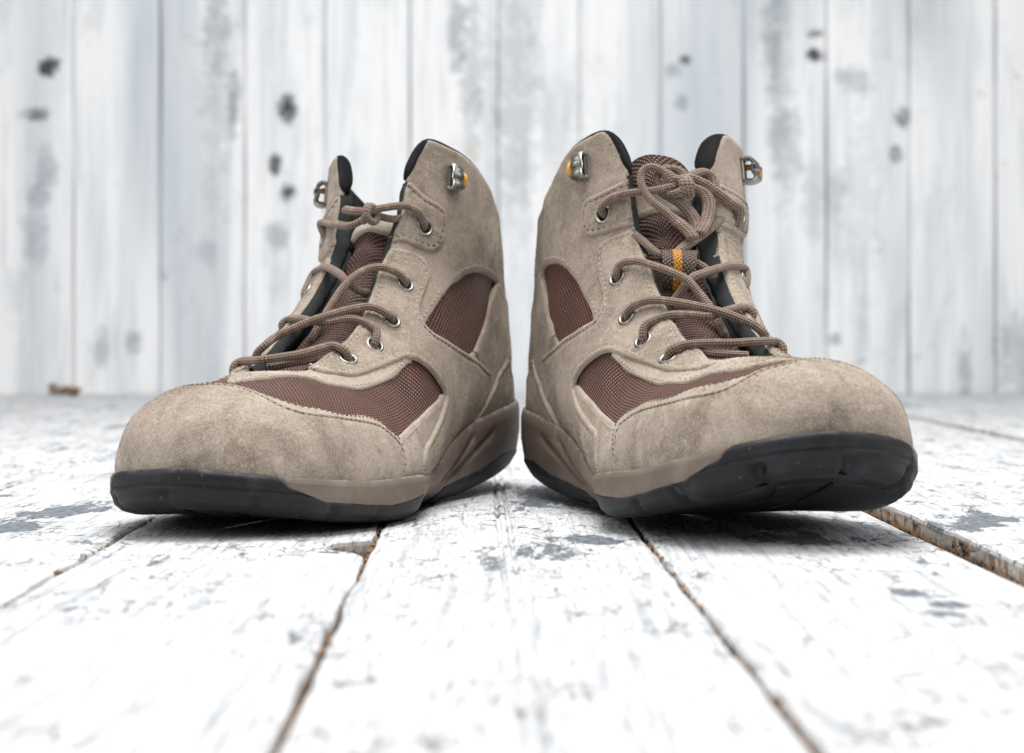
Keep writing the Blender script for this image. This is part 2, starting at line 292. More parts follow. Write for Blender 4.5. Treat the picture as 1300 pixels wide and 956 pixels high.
LACES = {
 'L': {
  'a': [(-0.1799, 0.7412), (-0.1533, 0.7587), (-0.118, 0.7626), (-0.0798, 0.7507), (-0.035, 0.7304), (-0.0208, 0.7182)],
  'b': [(0.0463, 0.7537), (0.0172, 0.7318), (-0.0089, 0.7171)],
  'c': [(0.1352, 0.7416), (0.1804, 0.7792), (0.0932, 0.7425), (0.0306, 0.6896), (0.0012, 0.6839), (-0.0161, 0.706)],
  'd_': [(-0.0219, 0.7248), (-0.0496, 0.7245), (-0.0832, 0.7265), (-0.1149, 0.7389)],
  'e': [(-0.2038, 0.5151), (-0.1585, 0.5279), (-0.1023, 0.5228), (-0.0628, 0.4998), (-0.0362, 0.4625), (-0.0152, 0.4263), (-0.0031, 0.3964)],
  'f': [(0.1912, 0.5228), (0.2071, 0.5524), (0.2, 0.6024), (0.0944, 0.5567), (0.0127, 0.4973), (-0.0248, 0.4755), (-0.065, 0.4757), (-0.1085, 0.4867)],
  'g': [(-0.2449, 0.4321), (-0.2053, 0.4378), (-0.1493, 0.4337), (-0.1012, 0.4172), (-0.0527, 0.3942), (-0.012, 0.378), (0.0353, 0.3636), (0.0808, 0.3536), (0.0895, 0.3377), (0.0694, 0.3202)],
  'h': [(-0.2453, 0.3906), (-0.2101, 0.4044), (-0.151, 0.4094), (-0.1009, 0.403), (-0.0552, 0.3879), (-0.0107, 0.3829), (0.0496, 0.3961), (0.1397, 0.4209), (0.1527, 0.4112)],
  'i': [(-0.2006, 0.3394), (-0.1626, 0.3466), (-0.1153, 0.3478), (-0.0827, 0.33), (-0.0502, 0.308), (-0.0133, 0.2899), (0.0336, 0.2766), (0.1603, 0.3209), (0.0395, 0.2349)],
  'j_': [(-0.0962, 0.3318), (-0.0274, 0.3049), (0.0257, 0.2879)],
 },
 'R': {
  'a': [(-0.1875, 0.7486), (-0.1807, 0.7684), (-0.1478, 0.7768), (-0.1039, 0.7743), (-0.0425, 0.7642), (0.0018, 0.7692), (0.017, 0.7804)],
  'c': [(0.1458, 0.7329), (0.1504, 0.7593), (0.1208, 0.7629), (0.0824, 0.7768), (0.0545, 0.7925), (0.0321, 0.7989), (0.0235, 0.7901)],
  'l1': [(0.0158, 0.779), (0.0093, 0.7847), (-0.002, 0.8046), (-0.0308, 0.8188), (-0.0559, 0.8098), (-0.0601, 0.7793), (-0.0424, 0.737), (-0.0178, 0.7008), (0.0026, 0.6524), (0.0161, 0.6041), (0.0213, 0.5792)],
  'l2': [(0.0222, 0.7767), (0.0435, 0.775), (0.0599, 0.7617), (0.0625, 0.7283), (0.0536, 0.6684), (0.0371, 0.6061)],
  'l3': [(0.0355, 0.7983), (0.0258, 0.8167), (0.01, 0.8205), (-0.0101, 0.8091), (-0.0186, 0.7877), (-0.0098, 0.7625), (0.01, 0.7495), (0.029, 0.7245), (0.0443, 0.6747), (0.0412, 0.6094)],
  'l4': [(0.1136, 0.7246), (0.0721, 0.6533), (0.0244, 0.581), (0.0008, 0.5546), (-0.033, 0.5418), (-0.0649, 0.5549), (-0.0945, 0.6196), (-0.1095, 0.658)],
  'l5_': [(-0.0058, 0.5529), (0.022, 0.5343), (0.0544, 0.5168), (0.0777, 0.4968)],
  'l6': [(0.0315, 0.7952), (0.0541, 0.8133), (0.0779, 0.8251), (0.0948, 0.8154), (0.095, 0.7914), (0.0854, 0.7551)],
  'e': [(-0.2073, 0.5348), (-0.1801, 0.5504), (-0.1366, 0.5402), (-0.1018, 0.5137), (-0.0581, 0.4805), (-0.0241, 0.452), (0.0047, 0.4234), (0.0245, 0.3977)],
  'f': [(0.1883, 0.5191), (0.2111, 0.5658), (0.1318, 0.5359), (0.0765, 0.5079), (0.0319, 0.4842), (0.0002, 0.4698), (-0.0544, 0.4542), (-0.1002, 0.4472)],
  'g': [(-0.255, 0.4478), (-0.2144, 0.4491), (-0.1553, 0.4388), (-0.0976, 0.418), (-0.0435, 0.3965), (0.0038, 0.3822), (0.0478, 0.3697), (0.0865, 0.36), (0.1054, 0.3441)],
  'h': [(-0.2564, 0.3957), (-0.2227, 0.4064), (-0.1716, 0.4099), (-0.1247, 0.4052), (-0.0673, 0.3912), (-0.0205, 0.3818), (0.0544, 0.4007), (0.1161, 0.4205), (0.1514, 0.413)],
  'i': [(-0.2291, 0.3367), (-0.1946, 0.3405), (-0.1389, 0.3389), (-0.0813, 0.324), (-0.0259, 0.3104), (0.0456, 0.3201), (0.1418, 0.3467), (0.1945, 0.3486)],
  'j_': [(-0.1183, 0.3364), (-0.0701, 0.3134), (-0.0001, 0.2907)],
 },
}

# ---------------------------------------------------------------- mesh helpers
def empty(name, loc, label=None, cat=None, group=None):
    o = bpy.data.objects.new(name, None); COL.objects.link(o); o.location = loc; o.empty_display_size = .05
    if label: o['label'] = label
    if cat: o['category'] = cat
    if group: o['group'] = group
    return o
def mesh_ob(name, verts, faces, mat, parent=None, smooth=True, uv=None, edge=None, kind=None, base=(0, 0, 0)):
    verts = np.asarray(verts, float)-np.asarray(base)
    me = bpy.data.meshes.new(name); me.from_pydata(verts.tolist(), [], [tuple(map(int, f)) for f in faces])
    me.materials.append(mat)
    if smooth: me.polygons.foreach_set('use_smooth', np.ones(len(me.polygons), bool))
    li = np.empty(len(me.loops), np.int32); me.loops.foreach_get('vertex_index', li)
    if uv is not None:
        l = me.uv_layers.new(name='UVMap'); l.data.foreach_set('uv', np.asarray(uv, float)[li].ravel())
    if edge is not None:
        a = me.attributes.new('edge', 'FLOAT', 'POINT'); a.data.foreach_set('value', np.asarray(edge, np.float32))
    me.update()
    o = bpy.data.objects.new(name, me); COL.objects.link(o)
    if parent is not None: o.parent = parent
    if kind: o['kind'] = kind
    return o
def cr(pts, n=8, closed=False):
    """Catmull-Rom through pts"""
    P = np.asarray(pts, float); m = len(P); out = []
    for i in range(m if closed else m-1):
        if closed: a, b, c, d = P[(i-1) % m], P[i], P[(i+1) % m], P[(i+2) % m]
        else: a, b, c, d = P[max(i-1, 0)], P[i], P[i+1], P[min(i+2, m-1)]
        for t in np.arange(n)/n:
            out.append(.5*(2*b+(c-a)*t+(2*a-5*b+4*c-d)*t*t+(3*b-a-3*c+d)*t**3))
    if not closed: out.append(P[-1])
    return np.array(out)
def resamp3(uv, step, closed):
    """resample a uv polyline evenly in 3D length"""
    uv = np.asarray(uv, float); Q = np.vstack([uv, uv[:1]]) if closed else uv
    p = surf(Q[:, 0], Q[:, 1]); L = np.r_[0, np.cumsum(np.linalg.norm(np.diff(p, axis=0), axis=1))]
    n = max(int(round(L[-1]/step)), 4); s = np.linspace(0, L[-1], n+1)
    if closed: s = s[:-1]
    keep = np.r_[True, np.diff(L) > 1e-9]
    return np.stack([np.interp(s, L[keep], Q[keep, 0]), np.interp(s, L[keep], Q[keep, 1])], 1)
def shift_uv(uv, dist, closed=True, sign=1):
    """move a uv polyline sideways over the surface by dist metres (sign=+1: to the left of travel in the uv plane)"""
    uv = np.asarray(uv, float); e = 1e-3
    u, v = uv[:, 0], uv[:, 1]
    Su = (surf(np.clip(u+e, -1, 1), v)-surf(np.clip(u-e, -1, 1), v))/(np.clip(u+e, -1, 1)-np.clip(u-e, -1, 1))[:, None]
    Sv = (surf(u, np.clip(v+e, 0, 1))-surf(u, np.clip(v-e, 0, 1)))/(np.clip(v+e, 0, 1)-np.clip(v-e, 0, 1))[:, None]
    if closed: d = np.roll(uv, -1, 0)-np.roll(uv, 1, 0)
    else: d = np.gradient(uv, axis=0)
    T = Su*d[:, :1]+Sv*d[:, 1:]; T /= np.linalg.norm(T, axis=1, keepdims=True)+1e-12
    N = np.cross(Su, Sv); N /= np.linalg.norm(N, axis=1, keepdims=True)+1e-12
    B = np.cross(N, T)*sign*dist
    E = (Su*Su).sum(1); F = (Su*Sv).sum(1); G = (Sv*Sv).sum(1); det = E*G-F*F+1e-16
    bu = (B*Su).sum(1); bv = (B*Sv).sum(1)
    r = np.stack([u+(G*bu-F*bv)/det, v+(E*bv-F*bu)/det], 1)
    r[:, 0] = np.clip(r[:, 0], -1, 1); r[:, 1] = np.clip(r[:, 1], 0, 1); return r
def area2(p): x, y = p[:, 0], p[:, 1]; return .5*np.sum(x*np.roll(y, -1)-np.roll(x, -1)*y)
def inside(pts, loop):
    x, y = pts[:, 0], pts[:, 1]; r = np.zeros(len(pts), bool); n = len(loop); j = n-1
    for i in range(n):
        xi, yi = loop[i]; xj, yj = loop[j]
        if yi != yj:
            c = ((yi > y) != (yj > y)) & (x < (xj-xi)*(y-yi)/(yj-yi)+xi); r ^= c
        j = i
    return r
# metric uv: arc length round the section and along the boot, for the weave textures
_gu = np.linspace(-1, 1, 141); _gv = np.linspace(0, 1, 211)
_GU, _GV = np.meshgrid(_gu, _gv); _GP = surf(_GU, _GV)
_AU = np.concatenate([np.zeros((211, 1)), np.cumsum(np.linalg.norm(np.diff(_GP, axis=1), axis=2), axis=1)], 1); _AU -= _AU[:, 70:71]
_AV = np.concatenate([np.zeros((1, 141)), np.cumsum(np.linalg.norm(np.diff(_GP, axis=0), axis=2), axis=0)], 0)
def metric(u, v):
    x = np.clip((np.asarray(u)+1)*70, 0, 139.999); y = np.clip(np.asarray(v)*210, 0, 209.999); i = x.astype(int); j = y.astype(int); f = x-i; g = y-j
    bl = lambda A: (A[j, i]*(1-f)+A[j, i+1]*f)*(1-g)+(A[j+1, i]*(1-f)+A[j+1, i+1]*f)*g
    return np.stack([bl(_AU), bl(_AV)], 1)
SC = np.array([.11, .40])
_cache = {}
def panel_mesh(key, loop, holes=(), level=.0014, thick=.0014, stitch=None, step=.0013):
    """triangulate a leather piece given by its outline on the boot's surface: returns uv, offset, edge flag, triangles"""
    if key in _cache: return _cache[key]
    loop = resamp3(loop, step, True)
    if area2(loop*SC) < 0: loop = loop[::-1]
    hs = []
    for h in holes:
        h = resamp3(h, step*.8, True)
        if area2(h*SC) > 0: h = h[::-1]
        hs.append(h)
    loops = [loop]+hs
    bd = np.vstack(loops); b3 = surf(bd[:, 0], bd[:, 1])
    P = [bd]; OFF = [np.full(len(bd), level-thick-.0004)]; ED = [np.full(len(bd), 1.)]
    def ok(q, dmin):
        m = inside(q, loop)
        for h in hs: m &= ~inside(q, h)
        q3 = surf(q[:, 0], q[:, 1]); D = np.full(len(q), 9.)
        for a in range(0, len(b3), 200):
            D = np.minimum(D, np.linalg.norm(q3[:, None]-b3[None, a:a+200], axis=2).min(1))
        return m & (D > dmin)
    rings = [(.00035, level-thick*.25, 1.), (.0010, level, .55), (.0019, level+.0001, 0.)]
    if stitch: rings += [(stitch, level-.00035, 0.), (stitch+.0011, level+.0001, 0.)]
    for d, off, e in rings:
        for lp in loops:
            q = shift_uv(lp, d); m = ok(q, d*.82); q = q[m]
            P.append(q); OFF.append(np.full(len(q), off)); ED.append(np.full(len(q), e))
    lo = loop.min(0); hi = loop.max(0)
    gu, gv = np.meshgrid(np.arange(lo[0], hi[0], .021), np.arange(lo[1], hi[1], .0062))
    g = np.stack([gu.ravel(), gv.ravel()], 1); g += RNG.uniform(-.25, .25, g.shape)*[.021, .0062]
    q = g[ok(g, (stitch+.0024) if stitch else .0032)]
    P.append(q); OFF.append(np.full(len(q), level)); ED.append(np.zeros(len(q)))
    P = np.vstack(P); OFF = np.concatenate(OFF); ED = np.concatenate(ED)
    edges = []; k = 0
    for lp in loops:
        n = len(lp); edges += [(k+i, k+(i+1) % n) for i in range(n)]; k += n
    vs, es, fs, ov, oe, of = delaunay_2d_cdt([Vector(p*SC) for p in P], edges, [], 0, 1e-7)
    src = np.array([o[0] if len(o) else -1 for o in ov])
    vv = np.array([tuple(v) for v in vs])/SC
    off = np.where(src >= 0, OFF[src], level-thick); ed = np.where(src >= 0, ED[src], 1.)
    F = np.array([f for f in fs if len(f) == 3]); c = vv[F].mean(1)
    m = inside(c, loop)
    for h in hs: m &= ~inside(c, h)
    F = F[m]; used = np.unique(F); mp = np.full(len(vv), -1); mp[used] = np.arange(len(used))
    r = (vv[used], off[used], ed[used], mp[F]); _cache[key] = r; return r
class Boot:
    def __init__(s, key, label):
        s.k = key; s.b = BOOTS[key]; base = place(np.array([.13, 0, 0.]), s.b); base[2] = 0; s.base = base
        s.root = empty('hiking_boot', base, label, 'boot', 'pair of hiking boots')
    def W(s, p): return place(np.asarray(p, float), s.b)
    def add(s, name, p, faces, mat, parent=None, **kw):
        """p in boot space; orients faces outward by the given winding for a right-handed frame"""
        if s.b['side'] > 0: faces = [tuple(f)[::-1] for f in faces]
        return mesh_ob(name, s.W(p), faces, mat, parent or s.root, base=s.base, **kw)
    def panel(s, name, key, loop, mat, side=-1, holes=(), level=.0014, thick=.0014, stitch=None, parent=None, wav=0.):
        """side -1: as traced (medial), +1: mirrored to the other flank, 0: spans both"""
        uv, off, ed, F = panel_mesh(key+s.k, loop, holes, level, thick, stitch)
        u = uv[:, 0]*(-1 if side > 0 else 1); v = uv[:, 1]
        p = surf(u, v); n = normal(u, v)
        wob = .00035*np.sin(p[:, 0]*210+p[:, 2]*160)*np.sin(p[:, 1]*190+p[:, 2]*90)
        p = p+n*(off+wob)[:, None]
        Fn = np.cross(p[F[:, 1]]-p[F[:, 0]], p[F[:, 2]]-p[F[:, 0]]); flip = (Fn*n[F[:, 0]]).sum(1) < 0
        F = F.copy(); F[flip] = F[flip][:, ::-1]
        mv = metric(u, v)
        if key == 'vamp': mv[:, 1] = -p[:, 0]*1.06
        elif key == 'wfab': mv = p[:, [0, 2]].copy()
        ob = s.add(name, p, F, mat, parent, uv=mv, edge=ed)
        if mat in (M['suede'], M['suede_pale']) and not (side > 0 and key in ('side', 'counter', 'strip')): s.nap(ob, p, n, F, parent or ob)
        return ob
    def nap(s, ob, p, n, F, par, dens=2.6e6):
        """short brushed fibres standing on the suede"""
        A = np.linalg.norm(np.cross(p[F[:, 1]]-p[F[:, 0]], p[F[:, 2]]-p[F[:, 0]]), axis=1)/2
        k = int(A.sum()*dens); f = RNG.choice(len(F), k, p=A/A.sum()); r = RNG.rand(k, 2); r = np.where(r.sum(1, keepdims=True) > 1, 1-r, r)
        a, b_, c = (F[f, i] for i in range(3)); w1, w2 = r[:, :1], r[:, 1:]
        q = p[a]*(1-w1-w2)+p[b_]*w1+p[c]*w2; nn = n[a]*(1-w1-w2)+n[b_]*w1+n[c]*w2
        d = RNG.normal(size=(k, 3))+np.array([.5, 0, -.9])+.8*np.stack([np.sin(q[:, 2]*150+q[:, 1]*80), np.cos(q[:, 0]*120), np.sin(q[:, 0]*170)], 1)
        d -= nn*(d*nn).sum(1, keepdims=True); d /= np.linalg.norm(d, axis=1, keepdims=True)+1e-9
        sd = np.cross(nn, d); L = RNG.uniform(.0004, .0011, (k, 1)); lift = RNG.uniform(.12, .5, (k, 1)); w = .00010
        V = np.concatenate([q-sd*w, q+sd*w, q+d*L+nn*L*lift]); i = np.arange(k)
        s.add('nap', V, np.stack([i, i+k, i+2*k], 1).tolist(), M['fibre_pale' if ob.data.materials[0] == M['suede_pale'] else 'fibre'], ob, edge=np.tile(RNG.rand(k), 3), kind='stuff', smooth=False)
    def stitches(s, name, uv, level, parent, mat, side=-1, pitch=.0031, ln=.0021, rad=.00042):
        uv = resamp3(np.asarray(uv, float), pitch, False); uv = uv*[(-1 if side > 0 else 1), 1]
        p = surf(uv[:, 0], uv[:, 1]); n = normal(uv[:, 0], uv[:, 1]); t = np.gradient(p, axis=0); t /= np.linalg.norm(t, axis=1, keepdims=True)
        b = np.cross(n, t); V = []; F = []
        for i in range(len(p)):
            c = p[i]+n[i]*(level+.00015); k = len(V); j = t[i]+b[i]*random.uniform(-.12, .12)
            V += [c-j*ln/2-n[i]*rad, c-j*ln*.2+b[i]*rad, c-j*ln*.2+n[i]*rad, c-j*ln*.2-b[i]*rad,
                  c+j*ln*.2+b[i]*rad, c+j*ln*.2+n[i]*rad, c+j*ln*.2-b[i]*rad, c+j*ln/2-n[i]*rad]
            F += [(k, k+1, k+2), (k, k+2, k+3), (k+1, k+4, k+5, k+2), (k+2, k+5, k+6, k+3), (k+7, k+5, k+4), (k+7, k+6, k+5)]
        return s.add(name, V, F, mat, parent, kind='stuff')
    def tube(s, name, pts, rad, mat, parent=None, n=12, closed=False, sub=6, cap=True, world=False, rad2=None, ref=None):
        P = cr(pts, sub, closed) if sub > 1 else np.asarray(pts, float)
        V, F, UV = sweep(P, rad, n, closed, cap, rad2, ref)
        return s.add(name, V, F, mat, parent, uv=UV)
def sweep(P, rad, n=12, closed=False, cap=True, rad2=None, ref=None):
    m = len(P); T = (np.roll(P, -1, 0)-np.roll(P, 1, 0)) if closed else np.gradient(P, axis=0)
    T /= np.linalg.norm(T, axis=1, keepdims=True)+1e-12
    if ref is not None and np.ndim(ref) == 2: A = np.asarray(ref, float)
    else:
        A = np.empty_like(P); a = np.array([0, 0, 1.]) if ref is None else np.asarray(ref, float)
        if abs(a@T[0]) > .95: a = np.array([1., 0, 0])
        for i in range(m): a = a-T[i]*(a@T[i]); a /= np.linalg.norm(a)+1e-12; A[i] = a
    A = A-T*(A*T).sum(1, keepdims=True); A /= np.linalg.norm(A, axis=1, keepdims=True)+1e-12
    B = np.cross(T, A); r = np.broadcast_to(rad, (m,)); r2 = r if rad2 is None else np.broadcast_to(rad2, (m,))
    L = np.r_[0, np.cumsum(np.linalg.norm(np.diff(P, axis=0), axis=1))]
    V = []; UV = []
    for i in range(m):
        for j in range(n):
            a = 2*math.pi*j/n; V.append(P[i]+A[i]*math.cos(a)*r[i]+B[i]*math.sin(a)*r2[i]); UV.append((L[i], j/n if j <= n/2 else 1-j/n))
    F = []
    for i in range(m if closed else m-1):
        for j in range(n): a = i*n+j; b = i*n+(j+1) % n; c = ((i+1) % m)*n; F.append((a, b, c+(j+1) % n, c+j))
    if cap and not closed: F.append(tuple(range(n))[::-1]); F.append(tuple((m-1)*n+j for j in range(n)))
    return np.array(V), F, np.array(UV)
def mirror(l): return [(-u, v) for u, v in l]


# ---------------------------------------------------------------- the painted planks: floor and wall
SLANT = -.0173       # the floor boards run a degree off the camera's axis
def mat_floor():
    t = NT('floor_paint'); geo = t.new('ShaderNodeNewGeometry'); p = t.obj(); s = t.sep(p)
    q = t.comb(s[0], t.math('MULTIPLY', s[1], .07), t.math('MULTIPLY', s[2], .5))
    lowf = t.noise(t.comb(s[0], t.math('MULTIPLY', s[1], .5), 0.), 22, 3, .6, .4)
    g1 = t.noise(q, 420, 3, .6, .15); g2 = t.noise(q, 150, 4, .6, .3)
    crk = t.voro(t.comb(t.math('ADD', s[0], t.math('MULTIPLY', g2, .012)), t.math('MULTIPLY', s[1], .30), 0.), 230)
    crackle = t.math('MULTIPLY', t.ramp(crk, .09, .025), t.ramp(t.noise(p, 60, 4, .7), .45, .60))
    crackle = t.math('MULTIPLY', crackle, t.ramp(t.math('ADD', lowf, t.ramp(s[1], .60, .80, 0., .10)), .44, .58))
    grain = t.math('MULTIPLY', t.ramp(g1, .60, .70), t.ramp(t.noise(t.comb(s[0], t.math('MULTIPLY', s[1], .4), 3.), 40, 4, .7), .47, .62))
    chipn = t.noise(t.comb(t.math('ADD', s[0], 4.), t.math('MULTIPLY', s[1], .22), 0.), 62, 5, .66, .5)
    fine = t.noise(t.comb(s[0], t.math('MULTIPLY', s[1], .4), 0.), 330, 3, .7)
    field = t.math('ADD', t.math('MULTIPLY', chipn, .75), t.math('ADD', t.math('MULTIPLY', lowf, .30), t.math('MULTIPLY', fine, .16)))
    chips = [(.035, .955, .04, .05), (.060, .905, .03, .035), (.045, .86, .02, .03), (.020, .905, .026, .055), (.055, .93, .03, .05), (.112, .585, .008, .012), (.120, .560, .008, .010), (.112, .540, .010, .008), (.128, .50, .009, .02), (.012, .69, .014, .03),
             (.030, .735, .012, .020), (-.185, .85, .03, .05), (-.20, .78, .03, .03), (.105, .74, .03, .03), (.18, .80, .04, .05), (-.05, .70, .02, .006), (.008, .52, .003, .03)]
    for (cx, cy, rx, ry) in chips:
        d = t.math('ADD', t.math('POWER', t.math('DIVIDE', t.math('SUBTRACT', s[0], cx), rx), 2), t.math('POWER', t.math('DIVIDE', t.math('SUBTRACT', s[1], cy), ry), 2))
        d = t.math('ADD', d, t.math('MULTIPLY', t.math('SUBTRACT', t.math('ADD', fine, chipn), 1.), 2.6))
        field = t.math('MAXIMUM', field, t.math('ADD', t.math('MULTIPLY', t.ramp(d, 1.3, .2), .16), t.math('MULTIPLY', field, .97)))
    field = t.math('SUBTRACT', field, t.ramp(s[1], .62, .46, 0., .035))
    chip = t.ramp(t.math('ADD', field, t.ramp(s[1], .60, .75, 0., .006)), .706, .728)
    thin = t.ramp(field, .57, .73)                     # paint rubbed thin
    white = t.mix(t.math('MULTIPLY', g2, .5), (.76, .765, .775), (.64, .655, .675))
    old = t.mix(t.ramp(fine, .35, .65), (.10, .115, .135), (.21, .235, .265))
    c = t.mix(t.math('MULTIPLY', thin, .42), white, (.50, .53, .57))
    c = t.mix(t.math('MULTIPLY', t.ramp(g1, .50, .64), .5), c, (.34, .36, .39))
    c = t.mix(t.math('MULTIPLY', t.ramp(t.noise(q, 900, 2, .6), .50, .64), .38), c, (.36, .38, .41))
    br = t.noise(t.comb(s[0], t.math('MULTIPLY', s[1], .025), 0.), 240, 4, .65); c = t.mix(t.math('MULTIPLY', t.ramp(br, .50, .66), .55), c, (.33, .36, .40))
    c = t.mix(t.math('MULTIPLY', grain, .75), c, (.10, .11, .125))
    c = t.mix(t.math('MULTIPLY', crackle, .85), c, (.045, .045, .05))
    c = t.mix(chip, c, old)
    # bare wood on the sawn edges
    en = t.noise(t.comb(s[0], t.math('MULTIPLY', s[1], .35), t.math('MULTIPLY', s[2], 1.0)), 230, 4, .7, .4)
    wood = t.mix(t.ramp(en, .42, .58), (.42, .225, .105), (.56, .36, .205)); wood = t.mix(t.ramp(en, .50, .56), wood, (.02, .018, .018))
    wood = t.mix(t.math('MULTIPLY', t.ramp(t.noise(p, 120, 3, .6), .40, .52), t.ramp(s[2], -.0085, -.0045)), wood, (.70, .68, .64))
    c = t.mix(t.ramp(s[2], -.0014, -.0036), c, wood)
    h = t.math('SUBTRACT', t.math('ADD', t.math('MULTIPLY', g1, .6), t.math('MULTIPLY', g2, .4)), t.math('ADD', t.math('MULTIPLY', t.ramp(crk, .09, .02), .25), t.math('MULTIPLY', chip, .6)))
    return t.fin(c, t.math('MULTIPLY_ADD', g2, .25, .45), .35, 0, t.bump(h, .55, .0012))
def mat_wall():
    t = NT('wall_wash'); p = t.obj(); s = t.sep(p)
    st = t.comb(s[0], s[1], t.math('MULTIPLY', s[2], .10)); st2 = t.comb(s[0], s[1], t.math('MULTIPLY', s[2], .04))
    blot = t.noise(t.comb(s[0], s[1], t.math('MULTIPLY', s[2], .42)), 15, 5, .68, .4)
    a = t.noise(st, 34, 4, .6, .3); b = t.noise(st2, 130, 3, .6); pl = t.noise(t.comb(s[0], 0., t.math('MULTIPLY', s[2], .12)), 6.5, 2, .5)
    sm = t.noise(p, 62, 6, .75, .6)
    c = t.mix(t.ramp(a, .42, .72), (.92, .93, .945), (.72, .76, .805))
    c = t.mix(t.math('MULTIPLY', t.ramp(pl, .50, .64), .55), c, (.44, .505, .565))
    c = t.mix(t.math('MULTIPLY', t.ramp(b, .50, .70), .40), c, (.50, .53, .57))
    c = t.mix(t.math('MULTIPLY', t.ramp(blot, .52, .72), .42), c, (.47, .51, .55))
    c = t.mix(t.math('MULTIPLY', t.math('MULTIPLY', t.ramp(sm, .58, .70), t.ramp(blot, .46, .60)), .6), c, (.16, .175, .195))
    K = 2.43/2600
    knots = [(62, 85, 15, 13, 1.), (45, 145, 20, 9, .75), (365, 140, 13, 17, 1.), (349, 207, 8, 15, .9), (366, 245, 11, 12, 1.), (352, 300, 16, 22, .55), (1035, 70, 12, 9, 1.), (1034, 42, 12, 7, .7), (980, 40, 14, 90, .5), (580, 40, 14, 60, .55),
             (655, 110, 30, 190, .40), (600, 90, 16, 120, .40), (275, 120, 18, 170, .28), (990, 90, 16, 170, .30), (1095, 260, 22, 120, .22), (1145, 150, 12, 14, .7), (1137, 195, 9, 12, .7), (1085, 100, 26, 20, .45), (45, 300, 18, 40, .4), (170, 435, 14, 16, .6), (130, 440, 10, 30, .45), (275, 40, 20, 60, .4), (298, 125, 9, 45, .6), (295, 150, 5, 40, .5),
             (1060, 430, 10, 9, .6), (855, 90, 12, 10, .5), (865, 130, 10, 12, .5), (870, 75, 7, 6, .8), (1000, 190, 20, 70, .35), (60, 215, 16, 30, .5), (1030, 250, 16, 60, .3), (50, 250, 15, 15, .5), (265, 320, 16, 20, .35), (1290, 455, 30, 60, .4), (1225, 470, 10, 45, .5), (1060, 250, 12, 40, .35)]
    nz = t.noise(p, 40, 4, .7); nz2 = t.noise(p, 110, 4, .75)
    for (px, py, rx, ry, w_) in knots:
        x0 = (px-650)*K; z0 = .075+(420-py)*K
        d = t.math('ADD', t.math('POWER', t.math('DIVIDE', t.math('SUBTRACT', s[0], x0), rx*K), 2), t.math('POWER', t.math('DIVIDE', t.math('SUBTRACT', s[2], z0), ry*K), 2))
        d = t.math('ADD', d, t.math('MULTIPLY', t.math('SUBTRACT', t.math('ADD', nz, nz2), 1.), 3.6))
        c = t.mix(t.math('MULTIPLY', t.ramp(d, 1.5, .0), w_*.95), c, (.028, .032, .038) if w_ > .65 else (.20, .235, .27))
    og = t.noise(p, 30, 2, .5); c = t.mix(t.math('MULTIPLY', t.ramp(og, .70, .78), .35), c, (.55, .42, .28))
    gz = t.sep(t.new('ShaderNodeNewGeometry').outputs['Normal'])[1]
    return t.fin(c, .6, .25)
M['floor'] = mat_floor(); M['wall'] = mat_wall()
M['under'] = mat_simple('joist_dark', (.045, .032, .024), .9, .1)
M['bare_wood'] = mat_simple('bare_wood', (.34, .215, .125), .8, .2, nscale=300, var=.5, bump=.5)
def plank_profile(x0, x1, top, th, grooves=()):
    b = .0012 if th < .02 else .0030; P = [(x0, top-th), (x0+.0002, top-b*1.5), (x0+b*.5, top-b*.45), (x0+b*1.6, top)]
    n = 10; xs = list(np.linspace(x0+b*1.6, x1-b*1.6, n+2)[1:-1])
    for g in grooves: xs = [x for x in xs if abs(x-g) > .0022]+[g-.0012, g-.0002, g+.0002, g+.0012]
    xs.sort()
    for x in xs: P.append((x, top-(.0014 if any(abs(x-g) < .0005 for g in grooves) else 0)))
    P += [(x1-b*1.6, top), (x1-b*.5, top-b*.45), (x1-.0002, top-b*1.5), (x1, top-th)]
    return P
def plank(parent, x0, x1, y0, y1, top, seed, grooves=(), ny=90, wall=False, notch=None):
    rs = np.random.RandomState(seed); P = plank_profile(x0, x1, top, .0201 if wall else .018, grooves); m = len(P); V = []; F = []
    ys = np.linspace(y0, y1, ny+1) if wall else np.concatenate([np.linspace(y0, .42, 8)[:-1], np.linspace(.42, 1.2, ny), np.linspace(1.2, y1, 30)[1:]])
    j1 = np.convolve(rs.randn(len(ys)+8), np.ones(3)/3, 'valid')[:len(ys)]; j2 = np.convolve(rs.randn(len(ys)+8), np.ones(3)/3, 'valid')[:len(ys)]
    ph = rs.uniform(0, 9)
    for i, y in enumerate(ys):
        for k, (x, z) in enumerate(P):
            e = 1. if k <= 2 else (-1. if k >= m-3 else 0.); j = (j1[i] if e > 0 else j2[i])*.0006*abs(e)
            cup = -.0005*math.cos((x-x0)/(x1-x0)*2*math.pi)+.0004*math.sin(y*6+ph)
            xx = x+j
            if notch and k >= m-6:     # a broken knot at the board's edge
                d = ((y-notch[0])/notch[1])**2
                if d < 1: xx -= notch[2]*math.sqrt(1-d)*(1 if k >= m-4 else .9)
            if wall: V.append((xx, z, y))
            else: V.append((xx+SLANT*y, y, z+cup*(1 if 0 < k < m-1 else 0)))
    for i in range(len(ys)-1):
        for k in range(m-1): a = i*m+k; F.append((a, a+1, a+m+1, a+m))
    F.append(tuple(range(m))); F.append(tuple((len(ys)-1)*m+k for k in range(m))[::-1])
    if not wall: F = [f[::-1] for f in F]
    ob = mesh_ob('plank', V, F, M['wall' if wall else 'floor'], parent, smooth=False)
    return ob
